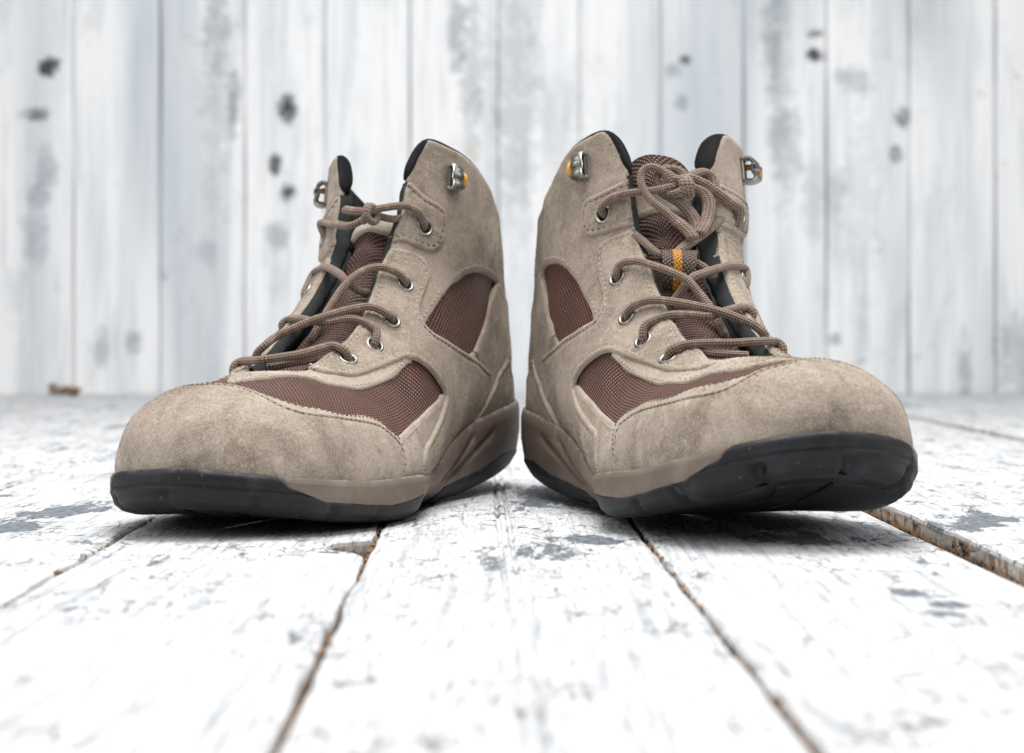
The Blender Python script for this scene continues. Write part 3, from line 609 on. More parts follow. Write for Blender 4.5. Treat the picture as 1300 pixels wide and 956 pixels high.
def box_mesh(name, lo, hi, mat, parent=None):
    (a, b, c), (d, e, f) = lo, hi
    V = [(a, b, c), (d, b, c), (d, e, c), (a, e, c), (a, b, f), (d, b, f), (d, e, f), (a, e, f)]
    return mesh_ob(name, V, [(0, 3, 2, 1), (4, 5, 6, 7), (0, 1, 5, 4), (1, 2, 6, 5), (2, 3, 7, 6), (3, 0, 4, 7)], mat, parent, smooth=False)
WALL_Y = 2.43
floor = box_mesh('floor', (-1.4, -.45, -.05), (1.4, WALL_Y+.03, -.0125), M['under']); floor['kind'] = 'structure'
J = [-1.18, -1.085, -.99, -.893, -.797, -.70, -.605, -.51, -.415, -.32, -.226, -.1315, -.037, .0617, .1705, .278, .384, .480, .575, .67, .766, .862, .957, 1.052, 1.15]
GAP = {-.1315: .0012, -.037: .0013, .0617: .0011, .1705: .0145, .384: .007, -.226: .0014}
for i in range(len(J)-1):
    a, b = J[i], J[i+1]; ga = GAP.get(a, .0008)/2; gb = GAP.get(b, .0008)/2
    plank(floor, a+ga, b-gb, -.42, WALL_Y-.004, (0 if abs((a+b)/2) < .22 else RNG.uniform(-.0012, .0006)) - (.0 if a != .1705 else .0), i, (.0085, .0125) if a == -.037 else (), notch=(.722, .022, .015) if b == -.037 else None)
wall = box_mesh('wall', (-1.4, WALL_Y+.021, -.04), (1.4, WALL_Y+.05, 1.0), M['wall']); wall['kind'] = 'structure'
K = WALL_Y/2600
WJ = [-350, -245, -140, -30, 92, 203, 310, 412, 520, 632, 736, 839, 945, 1050, 1155, 1265, 1370, 1475, 1580, 1690]
for i in range(len(WJ)-1):
    g = .0003
    dy = RNG.uniform(-.002, .002)
    # built lying along z, front face towards the camera
    pl = plank(wall, (WJ[i]-650)*K+g, (WJ[i+1]-650)*K-g, -.02, .98, 0, 100+i, ny=24, wall=True)
    me = pl.data
    for v in me.vertices: v.co = (v.co.x, WALL_Y+dy-v.co.y, v.co.z)
    me.update()
# splinters and dust caught in the joints
V = []; F = []
def bit(c, s):
    k = len(V)
    for d in ((1, 0, 0), (-1, 0, 0), (0, 1, 0), (0, -1, 0), (0, 0, 1), (0, 0, -1)):
        V.append([c[i]+d[i]*s[i]*random.uniform(.6, 1.3)+random.uniform(-.2, .2)*s[i] for i in range(3)])
    for f in ((0, 2, 4), (2, 1, 4), (1, 3, 4), (3, 0, 4), (2, 0, 5), (1, 2, 5), (3, 1, 5), (0, 3, 5)): F.append(tuple(k+i for i in f))
for jx, n, w_ in ((-.037, 260, .0007), (.0617, 260, .0006), (-.1315, 180, .0006), (.1705, 160, .006)):
    for _ in range(n):
        y = random.uniform(.36, 1.1); 
        if math.sin(y*47+jx*90)+math.sin(y*21) < -.5: continue
        s_ = random.uniform(.0004, .0013); bit((jx+SLANT*y+random.uniform(-w_, w_), y, random.uniform(-.006, -.0010) if jx < .1 else random.uniform(-.0125, -.009)), (s_, s_*random.uniform(1, 4), s_*.7))
mesh_ob('joint_debris', V, F, M['bare_wood'], None, smooth=False, kind='stuff'); bpy.data.objects['joint_debris']['label'] = 'tan splinters and dust caught in the gaps between floor planks'; bpy.data.objects['joint_debris']['category'] = 'debris'
V = []; F = []
for _ in range(9): bit((-.515+random.uniform(-.016, .016), 2.36+random.uniform(-.02, .02), .005+random.uniform(-.001, .006)), (random.uniform(.006, .014), random.uniform(.006, .012), .0045))
wc_ = mesh_ob('wood_chip', V, F, M['bare_wood'], None, smooth=False); wc_['label'] = 'small orange-brown wood chip on the floor against the plank wall'; wc_['category'] = 'wood chip'

# ---------------------------------------------------------------- outlines of the pieces (on the inner flank, u < 0)
def seg(*parts):
    out = []
    for p in parts: out += [tuple(q) for q in (cr(p, 6) if len(p) > 2 else p)]
    return out
def outlines(C):
    mirror_ = mirror
    FAC = C['facing']; COLLAR = C['collar']+[(-.72, .880), (-.86, .885), (-1, .893)]
    L_quarter = seg(C['quarter_front']+[(-.74, .342), (-.86, .334), (-1, .328)], [(-1, .36), (-1, .40), (-1, .44), (-1, .478)],
                    C['heel_edge'][::-1], C['quarter_top'][::-1], [p for p in FAC if p[1] < .605][::-1])
    QT = np.array(C['quarter_top'])
    L_shaft = seg([(-.097, .565)]+[p for p in FAC if p[1] > .58], COLLAR,
                  [(-1, .80), (-1, .70), (-1, .60), (-1, .50)], [(-.9, .49), (-.78, .478), (-.66, .478)], [(u, v-.045) for u, v in C['quarter_top'][3:13]][::-1], [(-.16, .575), (-.12, .566)])
    WB = C['window'][:14]+[(u, v-.014) for u, v in C['window'][14:]]
    L_window = cr(WB, 5, True)
    wc = np.mean(C['window'], 0); L_wfab = (cr(C['window'], 5, True)-wc)*[1.22, 1.16]+wc
    L_tab = seg(C['tab_top'], [p for p in FAC if p[1] > .65])
    NU = C['nylon_up']
    L_lip = seg([NU[9]]+NU[1:9][::-1]+[(0, .186)]+mirror(NU[1:9])+mirror([NU[9]]),
                [(.34, .45), (.22, .425), (.15, .37), (.112, .31), (.075, .268), (0, .252), (-.075, .268), (-.112, .31), (-.15, .37), (-.22, .425), (-.34, .45)])
    L_vamp = seg([(-.70, .29), (-.70, .36), (-.68, .475), (-.54, .478), (-.40, .462), (-.30, .372), (-.2, .315), (-.1, .27), (0, .225),
                  (.1, .27), (.2, .315), (.30, .372), (.40, .462), (.54, .478), (.68, .475), (.70, .36), (.70, .29)],
                 [(.5, .255), (.42, .215), (.3, .165), (.2, .16), (.1, .155), (0, .15), (-.1, .14), (-.2, .143), (-.3, .16), (-.42, .215), (-.5, .255)])
    L_side = seg(C['nylon_low'], [(-.62, .285), (-.8, .274), (-1, .268)], [(-1, .30), (-1, .35)], [(-.86, .352), (-.75, .362), (-.70, .385), (-.67, .415), (C['nylon_low'][0][0]-.055, C['nylon_low'][0][1]+.006), (C['nylon_low'][0][0]-.02, C['nylon_low'][0][1]+.014)])
    CO = C['cap_outer']; CI = C['cap_inner']
    LAT = [(.8119, .292), (.7, .300), (.60, .300), (.53, .288), (.46, .265), (.40, .240), (.30, .214), (.20, .198), (.12, .190)]
    L_trim = seg([(1, .283)]+LAT+CO[3:]+[(-1, .283)], [(-1, .2), (-1, .1), (-1, .01)], [(-.5, .01), (0, .01), (.5, .01), (1, .01)], [(1, .1), (1, .2)])
    L_cap = seg([(1, .279)]+[(u, v-.011) for u, v in LAT]+CI[2:]+[(-1, .279)], [(-1, .2), (-1, .1), (-1, .003)], [(-.5, .003), (0, .003), (.5, .003), (1, .003)], [(1, .1), (1, .2)])
    L_strip = seg(C['window'][8:14][::-1],
                  [(u, v-.003) for u, v in C['strip_arc'][2:]]+[(-.8, .768), (-1, .775)], [(-1, .7), (-1, .6), (-1, .53)], [(-.85, .515), (-.70, .525)])
    L_counter = seg([(-1, .66), (-.82, .655), (-.72, .645), C['heel_line'][0]], C['heel_line'][1:]+[(-.90, .482), (-1, .468)], [(-1, .52), (-1, .6)])
    return dict(locals())
def circle_uv(c, r):
    """small circle on the surface round uv point c"""
    e = 1e-3; u, v = c
    Su = (surf(u+e, v)-surf(u-e, v))/(2*e); Sv = (surf(u, v+e)-surf(u, v-e))/(2*e); n = np.cross(Su, Sv); n /= np.linalg.norm(n)
    a = Su/np.linalg.norm(Su); b = np.cross(n, a); out = []
    A = np.stack([Su, Sv], 1); Ai = np.linalg.pinv(A)
    for t in np.arange(24)*math.pi/12: d = Ai@((a*math.cos(t)+b*math.sin(t))*r); out.append((u+d[0], v+d[1]))
    return out

# ---------------------------------------------------------------- sole
_v = np.linspace(0, 14.6/21, 400)
def _feather():
    m = surf(np.full(400, -1.), _v); l = surf(np.full(400, 1.), _v)
    P = np.vstack([m, l[::-1]])                       # toe -> heel on the inner side, heel -> toe on the outer side
    L = np.r_[0, np.cumsum(np.linalg.norm(np.diff(P[:, :2], axis=0), axis=1))]; k = np.r_[True, np.diff(L) > 1e-7]
    s = np.linspace(0, L[-1], 421)[:-1]
    P = np.stack([np.interp(s, L[k], P[k, i]) for i in range(3)], 1)
    for _ in range(16): P = (np.roll(P, 1, 0)+2*P+np.roll(P, -1, 0))/4
    return P
FE = _feather(); NS = len(FE)
_T = np.roll(FE, -1, 0)-np.roll(FE, 1, 0); _T = _T[:, :2]/np.linalg.norm(_T[:, :2], axis=1, keepdims=True)
FN = np.stack([_T[:, 1], -_T[:, 0]], 1)
if ((FE[:, :2]-FE[:, :2].mean(0))*FN).sum() < 0: FN = -FN
def tab(x, xs, ys): return np.interp(x, xs, ys)
def smooth_tab(x, xs, ys):
    g = np.linspace(-.02, .33, 701); y = np.interp(g, xs, ys); k = np.hanning(31); k /= k.sum(); y = np.convolve(np.pad(y, 15, 'edge'), k, 'valid'); return np.interp(x, g, y)
ZB = lambda x: smooth_tab(x, [-.01, 0, .012, .03, .05, .07, .10, .13, .205, .23, .26, .28, .30, .31], [.020, .0175, .0145, .0110, .0085, .0055, .002, 0, 0, .0008, .0035, .0065, .0105, .013])
ZM_X = [-.01, .0, .05, .066, .084, .096, .113, .132, .140, .187, .198, .213, .229, .246, .270, .2835, .2925, .31]
ZM_Z = [.0175, .0170, .0182, .0176, .0136, .0116, .0098, .0070, .0, .0, .0095, .0085, .0076, .0090, .0118, .0180, .034, .05]
GROOVES = [((.080, .0288), (.1306, .0105)), ((.104, .0275), (.137, .0110)), ((.160, .0223), (.157, .0120)), ((.1655, .0190), (.165, .0115)), ((.172, .0150), (.171, .0090)), ((.150, .0235), (.149, .0125))]
def build_sole(B):
    x = FE[:, 0]; zt = FE[:, 2]+.0042+np.interp(x, [0, .06, .13, .17, .22, .28, .30], [-.0005, -.0005, .0, .0003, .0006, .0012, .0012]); zb = ZB(x)
    zm = np.interp(x, ZM_X, ZM_Z); k = np.hanning(5); k /= k.sum()
    zm = np.clip(zm, zb+.0002, zt)
    arch = np.exp(-((x-.148)/.030)**2)
    def out(g, x):          # how far the wall stands outside the upper's feather edge
        o = np.interp(g, [0, .05, .14, .45, .8, .95, 1.], [.0052, .0060, .0066, .0066, .0050, .0022, -.0010])
        return o-arch*np.clip(g-.25, 0, 1)*.008-np.exp(-((x-.168)/.022)**2)*.008*g*g-.0004*np.clip((x-.2)/.05, 0, 1)
    def wall(z, extra=0.):
        g = np.clip((zt-z)/(zt-zb+1e-6), 0, 1); o = out(g, x)+extra
        for (x0, z0), (x1, z1) in GROOVES:
            ax, az = x1-x0, z1-z0; t = np.clip(((x-x0)*ax+(z-z0)*az)/(ax*ax+az*az), 0, 1)
            d = np.hypot(x-x0-t*ax, z-z0-t*az); o = o-.0020*np.exp(-(d/.0012)**2)*(np.ndim(extra) == 0)
        return np.stack([FE[:, 0]+FN[:, 0]*o, FE[:, 1]+FN[:, 1]*o, z], 1)
    rings = []
    top_in = np.stack([FE[:, 0]+FN[:, 0]*.0008, FE[:, 1]+FN[:, 1]*.0008, zt-.0040], 1)
    rings.append(top_in); rings.append(wall(zt-.0006, -.0013)); rings.append(wall(zt, -.0006))
    n = 22
    for i in range(n+1):
        t = .02+.98*i/n; z = zt+(zm-zt)*t; r_ = wall(z); c_ = np.clip((.0022-(zt-zm))/.0022, 0, 1)[:, None]; r_[:, :2] -= FN*.0035*c_; rings.append(r_)
    last = wall(zm, -.0014); rings.append(last)
    def skin(rings, name, mat, close=None):
        V = np.vstack(rings); F = []
        for i in range(len(rings)-1):
            for j in range(NS): a = i*NS+j; b = i*NS+(j+1) % NS; F.append((a, b, b+NS, a+NS))
        if close is not None:
            k = len(V); V = np.vstack([V, close]); o = (len(rings)-1)*NS
            for j in range(NS): F.append((o+j, o+(j+1) % NS, k))
        V = np.asarray(V); c = V.mean(0); f = F[len(F)//3]
        nn = np.cross(V[f[1]]-V[f[0]], V[f[2]]-V[f[0]])
        if nn@(V[f[0]]-c) < 0: F = [q[::-1] for q in F]
        ed = np.zeros(len(V))
        for r_i, wv in ((1, 1.), (2, 1.), (3, .8), (4, .35)): ed[r_i*NS:(r_i+1)*NS] = wv
        return B.add(name, V, F, mat, edge=ed)
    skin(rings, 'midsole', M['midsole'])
    # black rubber: toe bumper, thin forefoot rand, heel insert and tread underneath
    rr = [np.stack([FE[:, 0]+FN[:, 0]*.0008, FE[:, 1]+FN[:, 1]*.0008, np.maximum(zm-.0042, zb+.0004)], 1), wall(np.maximum(zm-.0006, zb+.0003), -.0013), wall(zm, -.0006)]
    s_toe = np.clip((x-.225)/.035, 0, 1)
    ang = np.arctan2(FE[:, 1]-.003, (x-.235))
    for i in range(19):
        t = i/18; z = zm+(zb-zm)*t; e = np.full(NS, .0001 if i == 0 else .0003)
        h = (z-zb)
        line = np.exp(-((h-(.0078+.0012*np.cos(ang)))/.0006)**2)*s_toe*.0011         # moulded line round the toe
        below = np.clip((.0062+.0012*np.cos(ang)-h)/.0015, 0, 1)*s_toe
        lug = np.zeros(NS)
        for a0 in (-1.15, -.55, -.05, .42, .95, 1.5): lug = np.maximum(lug, np.exp(-((ang-a0)/.035)**2))
        e = e-line-below*(.0007+.0060*lug)*(1. if B.k == 'R' else .35)
        w_ = wall(z, e-1e-9); rr.append(w_)
    cx = .148
    for f, dz in ((.012, 0), (.05, 0), (.30, .0008), (.6, .0008)):
        c = np.stack([FE[:, 0], np.zeros(NS)+.001, zb], 1); q = rr[21].copy(); q = q+(c-q)*f; q[:, 2] = ZB(q[:, 0])+dz; rr.append(q)
    q = rr[-1].copy(); q[:, 1] *= .05; q[:, 2] = ZB(q[:, 0])+.0008; rr.append(q)
    skin(rr, 'outsole', M['outsole'])
    # tread lugs showing under the raised toe
    for a0, a1 in ((-.50, -.10), (0., .37), (.47, .80)):
        V = []; F = []; m = 8
        for i in range(m+1):
            a = a0+(a1-a0)*i/m
            for rr_, z_ in ((.030, .0035), (.030, .0002), (.043, .0002), (.0465, .0045)):
                sx = .235+rr_*math.cos(a)*1.22; sy = .003+rr_*math.sin(a)
                V.append((sx, sy, float(ZB(np.array([sx]))[0])+z_))
        for i in range(m):
            for j in range(4): F.append((i*4+j, i*4+(j+1) % 4, (i+1)*4+(j+1) % 4, (i+1)*4+j))
        F += [(0, 1, 2, 3), tuple(m*4+j for j in (3, 2, 1, 0))]
        B.add('tread_lug', V, F, M['outsole'], smooth=False)

# ---------------------------------------------------------------- the boot
def build_boot(key, label):
    B = Boot(key, label); EY = EYELETS[key]; C = UVC[key]; O = outlines(C)
    FAC, NU, CO, CI, LAT, COLLAR = (O[k] for k in ('FAC', 'NU', 'CO', 'CI', 'LAT', 'COLLAR'))
    L_quarter, L_shaft, L_window, L_wfab, L_tab, L_lip, L_vamp, L_side, L_trim, L_cap, L_strip, L_counter = (O['L_'+k] for k in
        ('quarter', 'shaft', 'window', 'wfab', 'tab', 'lip', 'vamp', 'side', 'trim', 'cap', 'strip', 'counter'))
    build_sole(B)
    holes_q = [circle_uv(c, .0026) for c in EY[1:]]; holes_s = [L_window]+[circle_uv(c, .0026) for c in EY[:2]]
    for side in (-1, 1):
        sh = B.panel('ankle_panel', 'shaft', L_shaft, M['suede'], side, holes_s, .0014, .0014)
        B.stitches('stitching', shift_uv(cr(C['window'][:9], 5), .0030, False, -1), .0014, sh, M['thread'], side)
        B.panel('ankle_mesh', 'wfab', L_wfab, M['nylon'], side, (), .0002, .0002)
        st = B.panel('heel_strip', 'strip', L_strip, M['suede'], side, (), .0021, .0012)
        q = B.panel('quarter', 'quarter', L_quarter, M['suede'], side, holes_q, .0026, .0014, .0026)
        qt = C['quarter_top'][:8]
        B.stitches('stitching', shift_uv(cr(qt, 6), .0026, False, 1), .0022, q, M['thread'], side)
        B.stitches('stitching', shift_uv(cr(C['quarter_top'][7:], 6), .0022, False, 1), .0022, q, M['thread_dark'], side)
        B.stitches('stitching', shift_uv(cr([p for p in FAC if p[1] < .6], 6), .0026, False, 1), .0022, q, M['thread'], side)
        B.stitches('stitching', shift_uv(cr(C['quarter_front'][:11], 6), .0024, False, -1), .0022, q, M['thread'], side)
        tb = B.panel('eyelet_tab', 'tab', L_tab, M['suede'], side, [circle_uv(EY[0], .0026)], .0026, .0013, .0024)
        B.stitches('stitching', shift_uv(cr(C['tab_top'], 6), .0024, False, 1), .0022, tb, M['thread_dark'], side)
        sp = B.panel('side_panel', 'side', L_side, M['suede_pale'], side, (), .0012, .0012)
        B.stitches('stitching', shift_uv(cr(C['nylon_low'], 6), .0024, False, -1), .0012, sp, M['thread'], side)
        hc = B.panel('heel_counter', 'counter', L_counter, M['suede'], side, (), .0034, .0014, .0026)
        B.stitches('stitching', shift_uv(cr(C['heel_line']+[(-.90, .482)], 6), .0026, False, -1), .0030, hc, M['thread_dark'], side)
    lip = B.panel('throat_lip', 'lip', L_lip, M['suede_pale'], 0, (), .0013, .0012)
    B.stitches('stitching', shift_uv(cr(NU[1:9], 6), .0020, False, -1), .0013, lip, M['thread'])
    B.stitches('stitching', shift_uv(cr(NU[1:9], 6), .0020, False, -1), .0013, lip, M['thread'], 1)
    B.panel('vamp_mesh', 'vamp', L_vamp, M['nylon'], 0, (), .0002, .0002)
    tr = B.panel('toe_cap_trim', 'trim', L_trim, M['suede_pale'], 0, (), .0016, .0012)
    cap = B.panel('toe_cap', 'cap', L_cap, M['suede'], 0, (), .0028, .0013, .0020)
    cl = cr([(u, v-.011) for u, v in LAT]+CI[2:], 6)
    B.stitches('stitching', shift_uv(cl, .0020, False, 1), .0025, cap, M['thread_dark'], pitch=.0027, ln=.0017)
    B.stitches('stitching', shift_uv(cr(LAT+CO[3:], 6), .0012, False, 1), .0016, tr, M['thread_dark'], pitch=.0027, ln=.0017)
    # lining: the inside wall of the whole upper, with the throat left open
    th = np.array([(u, v) for u, v in FAC]); V = []; F = []; nv, nu = 90, 36
    for side in (-1, 1):
        vs = np.linspace(.285, .905, nv); ut = -np.interp(vs, th[:, 1], -th[:, 0])
        cv = np.array(COLLAR)
        UU = np.empty((nv, nu)); VV = np.empty((nv, nu))
        for j in range(nu):
            f = j/(nu-1)
            for i in range(nv):
                uu = ut[i]*1.0+(-1-ut[i])*f; vm = np.interp(-uu, -cv[:, 0], cv[:, 1]); UU[i, j] = uu; VV[i, j] = min(vs[i], vm)
        p = surf(UU*-side, VV)-normal(UU*-side, VV)*.0026; k = len(V); V += list(p.reshape(-1, 3))
        for i in range(nv-1):
            for j in range(nu-1):
                a = k+i*nu+j; f = (a, a+1, a+nu+1, a+nu); F.append(f if side < 0 else f[::-1])
    B.add('lining', V, F, M['lining'])
    # the cut edge of each facing
    for side in (-1, 1):
        fu = resamp3(cr(FAC, 6), .002, False); n = len(fu); V = []; F = []
        fu = fu*[-1 if side > 0 else 1, 1]; p = surf(fu[:, 0], fu[:, 1]); nn = normal(fu[:, 0], fu[:, 1])
        inn = np.array([0, 1, 0])*np.sign(fu[:, :1])*-1*0-np.array([0, 1., 0])*np.sign(p[:, 1:2])
        for i in range(n):
            j = .0002*math.sin(i*1.7)
            V += [p[i]+nn[i]*.0012-inn[i]*.0004, p[i]+nn[i]*.0008+inn[i]*(.0010+j), p[i]-nn[i]*.0022+inn[i]*(.0013+j), p[i]-nn[i]*.0044+inn[i]*(.0006+j), p[i]-nn[i]*.0046-inn[i]*.002]
        for i in range(n-1):
            for j in range(4): f = (i*5+j, i*5+j+1, (i+1)*5+j+1, (i+1)*5+j); F.append(f if side < 0 else f[::-1])
        B.add('facing_edge', V, F, M['edge'])
    # padded black collar binding
    half = COLLAR
    cu = resamp3(np.vstack([cr(half, 6), cr(mirror(half[:-1])[::-1], 6)]) if False else cr(half, 6), .0022, False)
    cu = np.vstack([cu, (cu*[-1, 1])[::-1][1:]])
    p = surf(cu[:, 0], cu[:, 1]); nn = normal(cu[:, 0], cu[:, 1])
    pp = p-nn*.0008; 
    for _ in range(3): pp[1:-1] = (pp[:-2]+2*pp[1:-1]+pp[2:])/4
    nb = len(pp); tt = np.minimum(np.arange(nb), np.arange(nb)[::-1])*.0022; rr = np.interp(tt, [0, .003, .006, .016, .024, .034], [.0010, .0021, .0025, .0024, .0016, .0013])
    V, F, UV = sweep(pp, rr*1.15, 14, False, True, rr*.95, nn); B.add('collar_binding', V, F, M['binding'], uv=UV)
    # tongue
    vt = .868 if key == 'R' else .752
    nu, nv = 25, 70; V = []; F = []; uvt = []
    for lay in (0, 1):
        for i in range(nv):
            for j in range(nu):
                a = -1+2*j/(nu-1); u = a*.165; ve = vt-.030*a**4-.008*a*a; v = .262+(ve-.262)*i/(nv-1)
                f = i/(nv-1); off = -.0052-.004*a*a-.0020*math.sin(v*60)*.3-.0045*lay*(1-(a**6))*(1-max(0, f-.93)/.07*.98)
                q = surf(u, v)+normal(u, v)*off; V.append(q); uvt.append((u, v))
        k = lay*nu*nv
        for i in range(nv-1):
            for j in range(nu-1): a = k+i*nu+j; f = (a, a+nu, a+nu+1, a+1); F.append(f if lay else f[::-1])
    uvt = np.array(uvt); tg = B.add('tongue', V, F, M['nylon_tongue'], uv=metric(uvt[:, 0], uvt[:, 1]))
    V = []; F = []; uvt = []; nu2, nv2 = 15, 10; v0, v1 = (.735, .792) if key == 'R' else (.690, .738)
    for i in range(nv2):
        for j in range(nu2):
            a = -1+2*j/(nu2-1); u = a*.150; v = v0+(v1-v0)*i/(nv2-1); e = .0009*min(1, 3*min(i, nv2-1-i)/3, )
            off = -.0052-.004*(a*.9)**2-.0006*math.sin(v*60)+e; V.append(surf(u, v)+normal(u, v)*off); uvt.append((u, v))
    for i in range(nv2-1):
        for j in range(nu2-1): a = i*nu2+j; F.append((a, a+1, a+nu2+1, a+nu2))
    uvt = np.array(uvt); B.add('tongue_band', V, F, M['suede_pale'], tg, uv=metric(uvt[:, 0], uvt[:, 1]), edge=np.zeros(len(V)))
    # webbing keeper loop with an orange stripe on the tongue
    if key == 'R':
        c = (-.020, .520); S_ = surf(*c); n0 = normal(*c); up = surf(c[0], c[1]+.01)-surf(c[0], c[1]-.01); up /= np.linalg.norm(up); sd = np.cross(up, n0)
        up = up*.97-sd*.20; up /= np.linalg.norm(up); sd = np.cross(up, n0)
        def strap(w0, w1, lift, name, mat, par):
            V = []; F = []; UVs = []
            for i in range(13):
                t = i/12; h = -.0042+(.0095+lift)*math.sin(math.pi*t)**.7; q = S_+up*((t-.5)*.021)+n0*h
                V += [q+sd*w0, q+sd*w1, q+sd*w1-n0*.0009, q+sd*w0-n0*.0009]; UVs += [(w0, t*.02), (w1, t*.02), (w1, t*.02), (w0, t*.02)]
            for i in range(12):
                for j in range(4): F.append((i*4+j, (i+1)*4+j, (i+1)*4+(j+1) % 4, i*4+(j+1) % 4))
            return B.add(name, V, F, mat, par, smooth=False, uv=np.array(UVs))
        lp = strap(-.0062, .0062, 0, 'lace_keeper', M['web_brown'], tg); lp2 = strap(-.0018, .0018, .0005, 'lace_keeper_stripe', M['web_orange'], tg)
    # eyelets: turned metal rings
    for side in (-1, 1):
        for ci, c in enumerate(EY):
            u, v = c[0]*(-side if side > 0 else 1), c[1]; q = surf(u, v); n0 = normal(u, v); a = surf(u, v+.004)-surf(u, v-.004); a /= np.linalg.norm(a); b = np.cross(n0, a)
            V = []; F = []; prof = [(.0040, .0018), (.0041, .0026), (.0036, .0031), (.0030, .0030), (.0026, .0022), (.0025, .0), (.0025, -.003)]; m = 24
            for (r, h) in prof:
                for j in range(m): t = 2*math.pi*j/m; V.append(q+n0*h+(a*math.cos(t)*1.08+b*math.sin(t))*r)
            for i in range(len(prof)-1):
                for j in range(m): F.append((i*m+j, i*m+(j+1) % m, (i+1)*m+(j+1) % m, (i+1)*m+j))
            B.add('eyelet', V, F, M['steel'])
    # speed hooks on the ankle
    for side in (-1, 1):
        c = HOOKS[key][0]; u, v = (-c[0] if side > 0 else c[0]), c[1]; q = surf(u, v); n0 = normal(u, v)
        up = surf(u, v+.01)-surf(u, v-.01); up /= np.linalg.norm(up); sd = np.cross(up, n0)
        if (sd[0] < 0): sd = -sd      # towards the toe
        hk = None
        def strip(path, w, th, mat, name, par, off=0., bev=.0007):
            P = cr(np.array(path)*[.74, .80], 5); w = w*.74; off = off*.74; V = []; F = []; m = len(P); T = np.gradient(P, axis=0); T /= np.linalg.norm(T, axis=1, keepdims=True)
            for i in range(m):
                nn = np.array([-T[i][1], T[i][0]])
                for (x_, y_) in ((-w/2+bev, th/2), (w/2-bev, th/2), (w/2, th/2-bev), (w/2, -th/2+bev), (w/2-bev, -th/2), (-w/2+bev, -th/2), (-w/2, -th/2+bev), (-w/2, th/2-bev)):
                    r = P[i]+nn*y_; V.append(q+up*r[0]+n0*r[1]+sd*(x_+off))
            for i in range(m-1):
                for j in range(8): a = i*8+j; b = i*8+(j+1) % 8; F.append((a, b, b+8, a+8))
            F += [tuple(range(8))[::-1], tuple((m-1)*8+j for j in range(8))]
            V = np.array(V); f = F[3]; nn = np.cross(V[f[1]]-V[f[0]], V[f[2]]-V[f[0]])
            if nn@(V[f[0]]-V[:8].mean(0)) < 0: F = [g[::-1] for g in F]
            return B.add(name, V, F, mat, par)
        hk = strip([(.0075, .0022), (.0080, .0052), (.0050, .0072), (.0005, .0066), (-.0040, .0078), (-.0062, .0064), (-.0068, .0040), (-.0055, .0028)], .0085, .0014, M['metal'], 'lace_hook', None)
        strip([(.0074, .0020), (.0050, .0024), (-.0040, .0024), (-.0074, .0020)], .0062, .0016, M['metal'], 'hook_plate', hk)
        strip([(.0038, .0068), (.0030, .0080), (.0010, .0082), (-.0002, .0072)], .0084, .0012, M['metal'], 'hook_ridge', hk)
        strip([(.0030, .0018), (.0034, .0062), (0, .0078), (-.0036, .0060), (-.0034, .0018)], .0030, .0016, M['web_orange'], 'hook_loop_stripe', hk, -.0058)
        strip([(.0052, .0016), (.0052, .0046), (.0034, .0068), (-.0036, .0066), (-.0054, .0044), (-.0052, .0016)], .0026, .0012, M['web_brown'], 'hook_loop', hk, -.0060)
    # laces: one cord, laid out run by run
    Vt = []; Ft = []; Ut = []
    def run(uvo, rad=.00168):
        uvo = np.asarray(uvo, float); q = surf(uvo[:, 0], uvo[:, 1])+normal(uvo[:, 0], uvo[:, 1])*uvo[:, 2:3]
        P = cr(q, 7)
        for _ in range(2): P[1:-1] = (P[:-2]+2*P[1:-1]+P[2:])/4
        V, F, UV = sweep(P, rad, 14); k = len(Vt); Vt.extend(V); Ut.extend(UV); Ft.extend([tuple(i+k for i in f) for f in F])
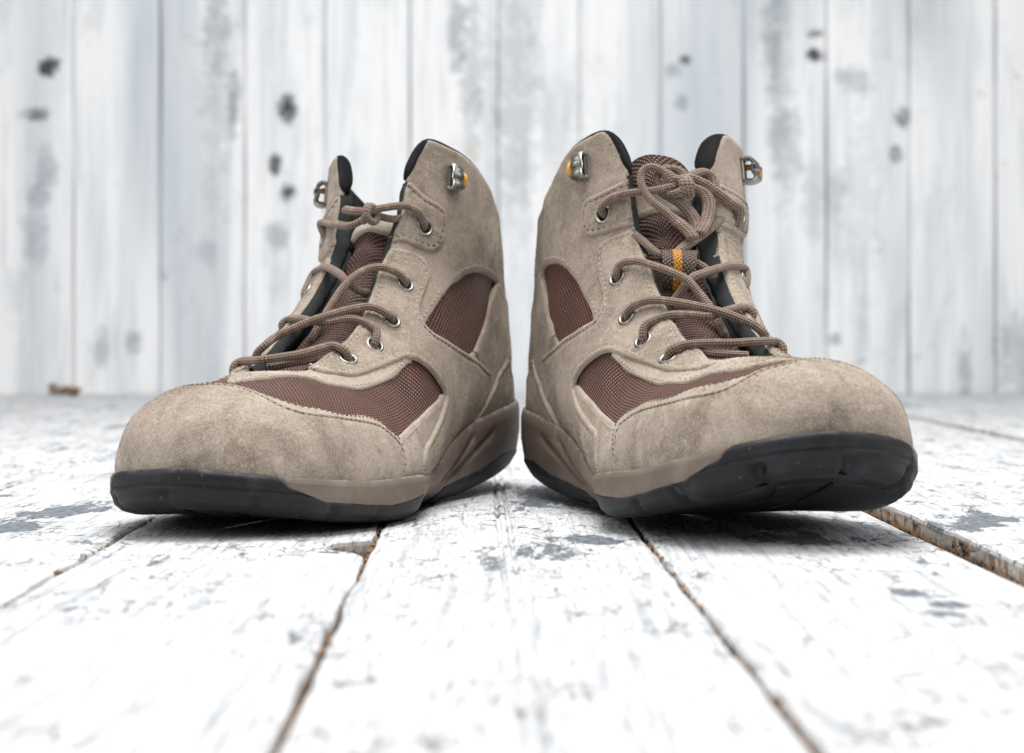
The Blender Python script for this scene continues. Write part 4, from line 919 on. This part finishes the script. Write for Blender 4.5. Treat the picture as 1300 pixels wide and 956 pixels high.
    HEI = {'a': 5, 'b': 5, 'c': 4.5, 'd_': 1, 'e': 5.5, 'f': 3, 'g': 5.5, 'h': 3.4, 'i': 4.2, 'j_': .5, 'l1': 5.5, 'l2': 4.5, 'l3': 2.5, 'l4': 1.5, 'l5_': 0, 'l6': 2}
    med = {'a': 0, 'e': 1, 'g': 2, 'h': 3, 'i': 4}
    for kx, pts in LACES[key].items():
        h = HEI[kx]/1000; l = [(u, v, h) for u, v in pts]
        if kx in med:
            e = EY[med[kx]]; l = [(e[0], e[1], -.004), (e[0]*.985, e[1]+.001, .0026)]+l[1:]
            l[2] = (l[2][0], l[2][1], .0050)
        if kx in 'fc':
            u, v, _ = l[0]; l = [(u+.05, v-.012, -.003), (u+.025, v-.006, .002)]+l[1:]
        if kx in 'ghi':
            u, v, _ = l[-2]; du = max(.04, u-l[-3][0]); l = l[:-1]+[(u+.035, v-.006, .0035), (u+.06, v-.012, -.003)]
        if kx == 'e': u, v, _ = l[-1]; l[-1] = (u, v, -.001); l[-2] = (l[-2][0], l[-2][1], .002); l.append((u+.02, v-.02, -.004))
        if kx == 'f': l = l[:-2]+[(l[-2][0], l[-2][1], -.0005), (l[-1][0], l[-1][1], -.003)]
        run(l)
    kc = (-.0195, .7124) if key == 'L' else (.019, .771)
    q = surf(*kc)+normal(*kc)*.0055; n0 = normal(*kc); up = surf(kc[0], kc[1]+.01)-surf(kc[0], kc[1]-.01); up /= np.linalg.norm(up); sd = np.cross(up, n0)
    for tw, dx in ((.35, -.0012), (-.45, .0016)):
        P = [q+sd*(dx+tw*.004*math.sin(t))+up*math.cos(t)*.0034+n0*math.sin(t)*.0031 for t in np.arange(20)*2*math.pi/20]
        V, F, UV = sweep(np.array(P), .00165, 12, True); k = len(Vt); Vt.extend(V); Ut.extend(UV); Ft.extend([tuple(i+k for i in f) for f in F])
    B.add('shoelace', np.array(Vt), Ft, M['lace'], uv=np.array(Ut))
    return B
build_boot('L', 'taupe suede hiking boot at left, its lace knotted short with no loops')
build_boot('R', 'taupe suede hiking boot at right, lace loops piled over its raised tongue')
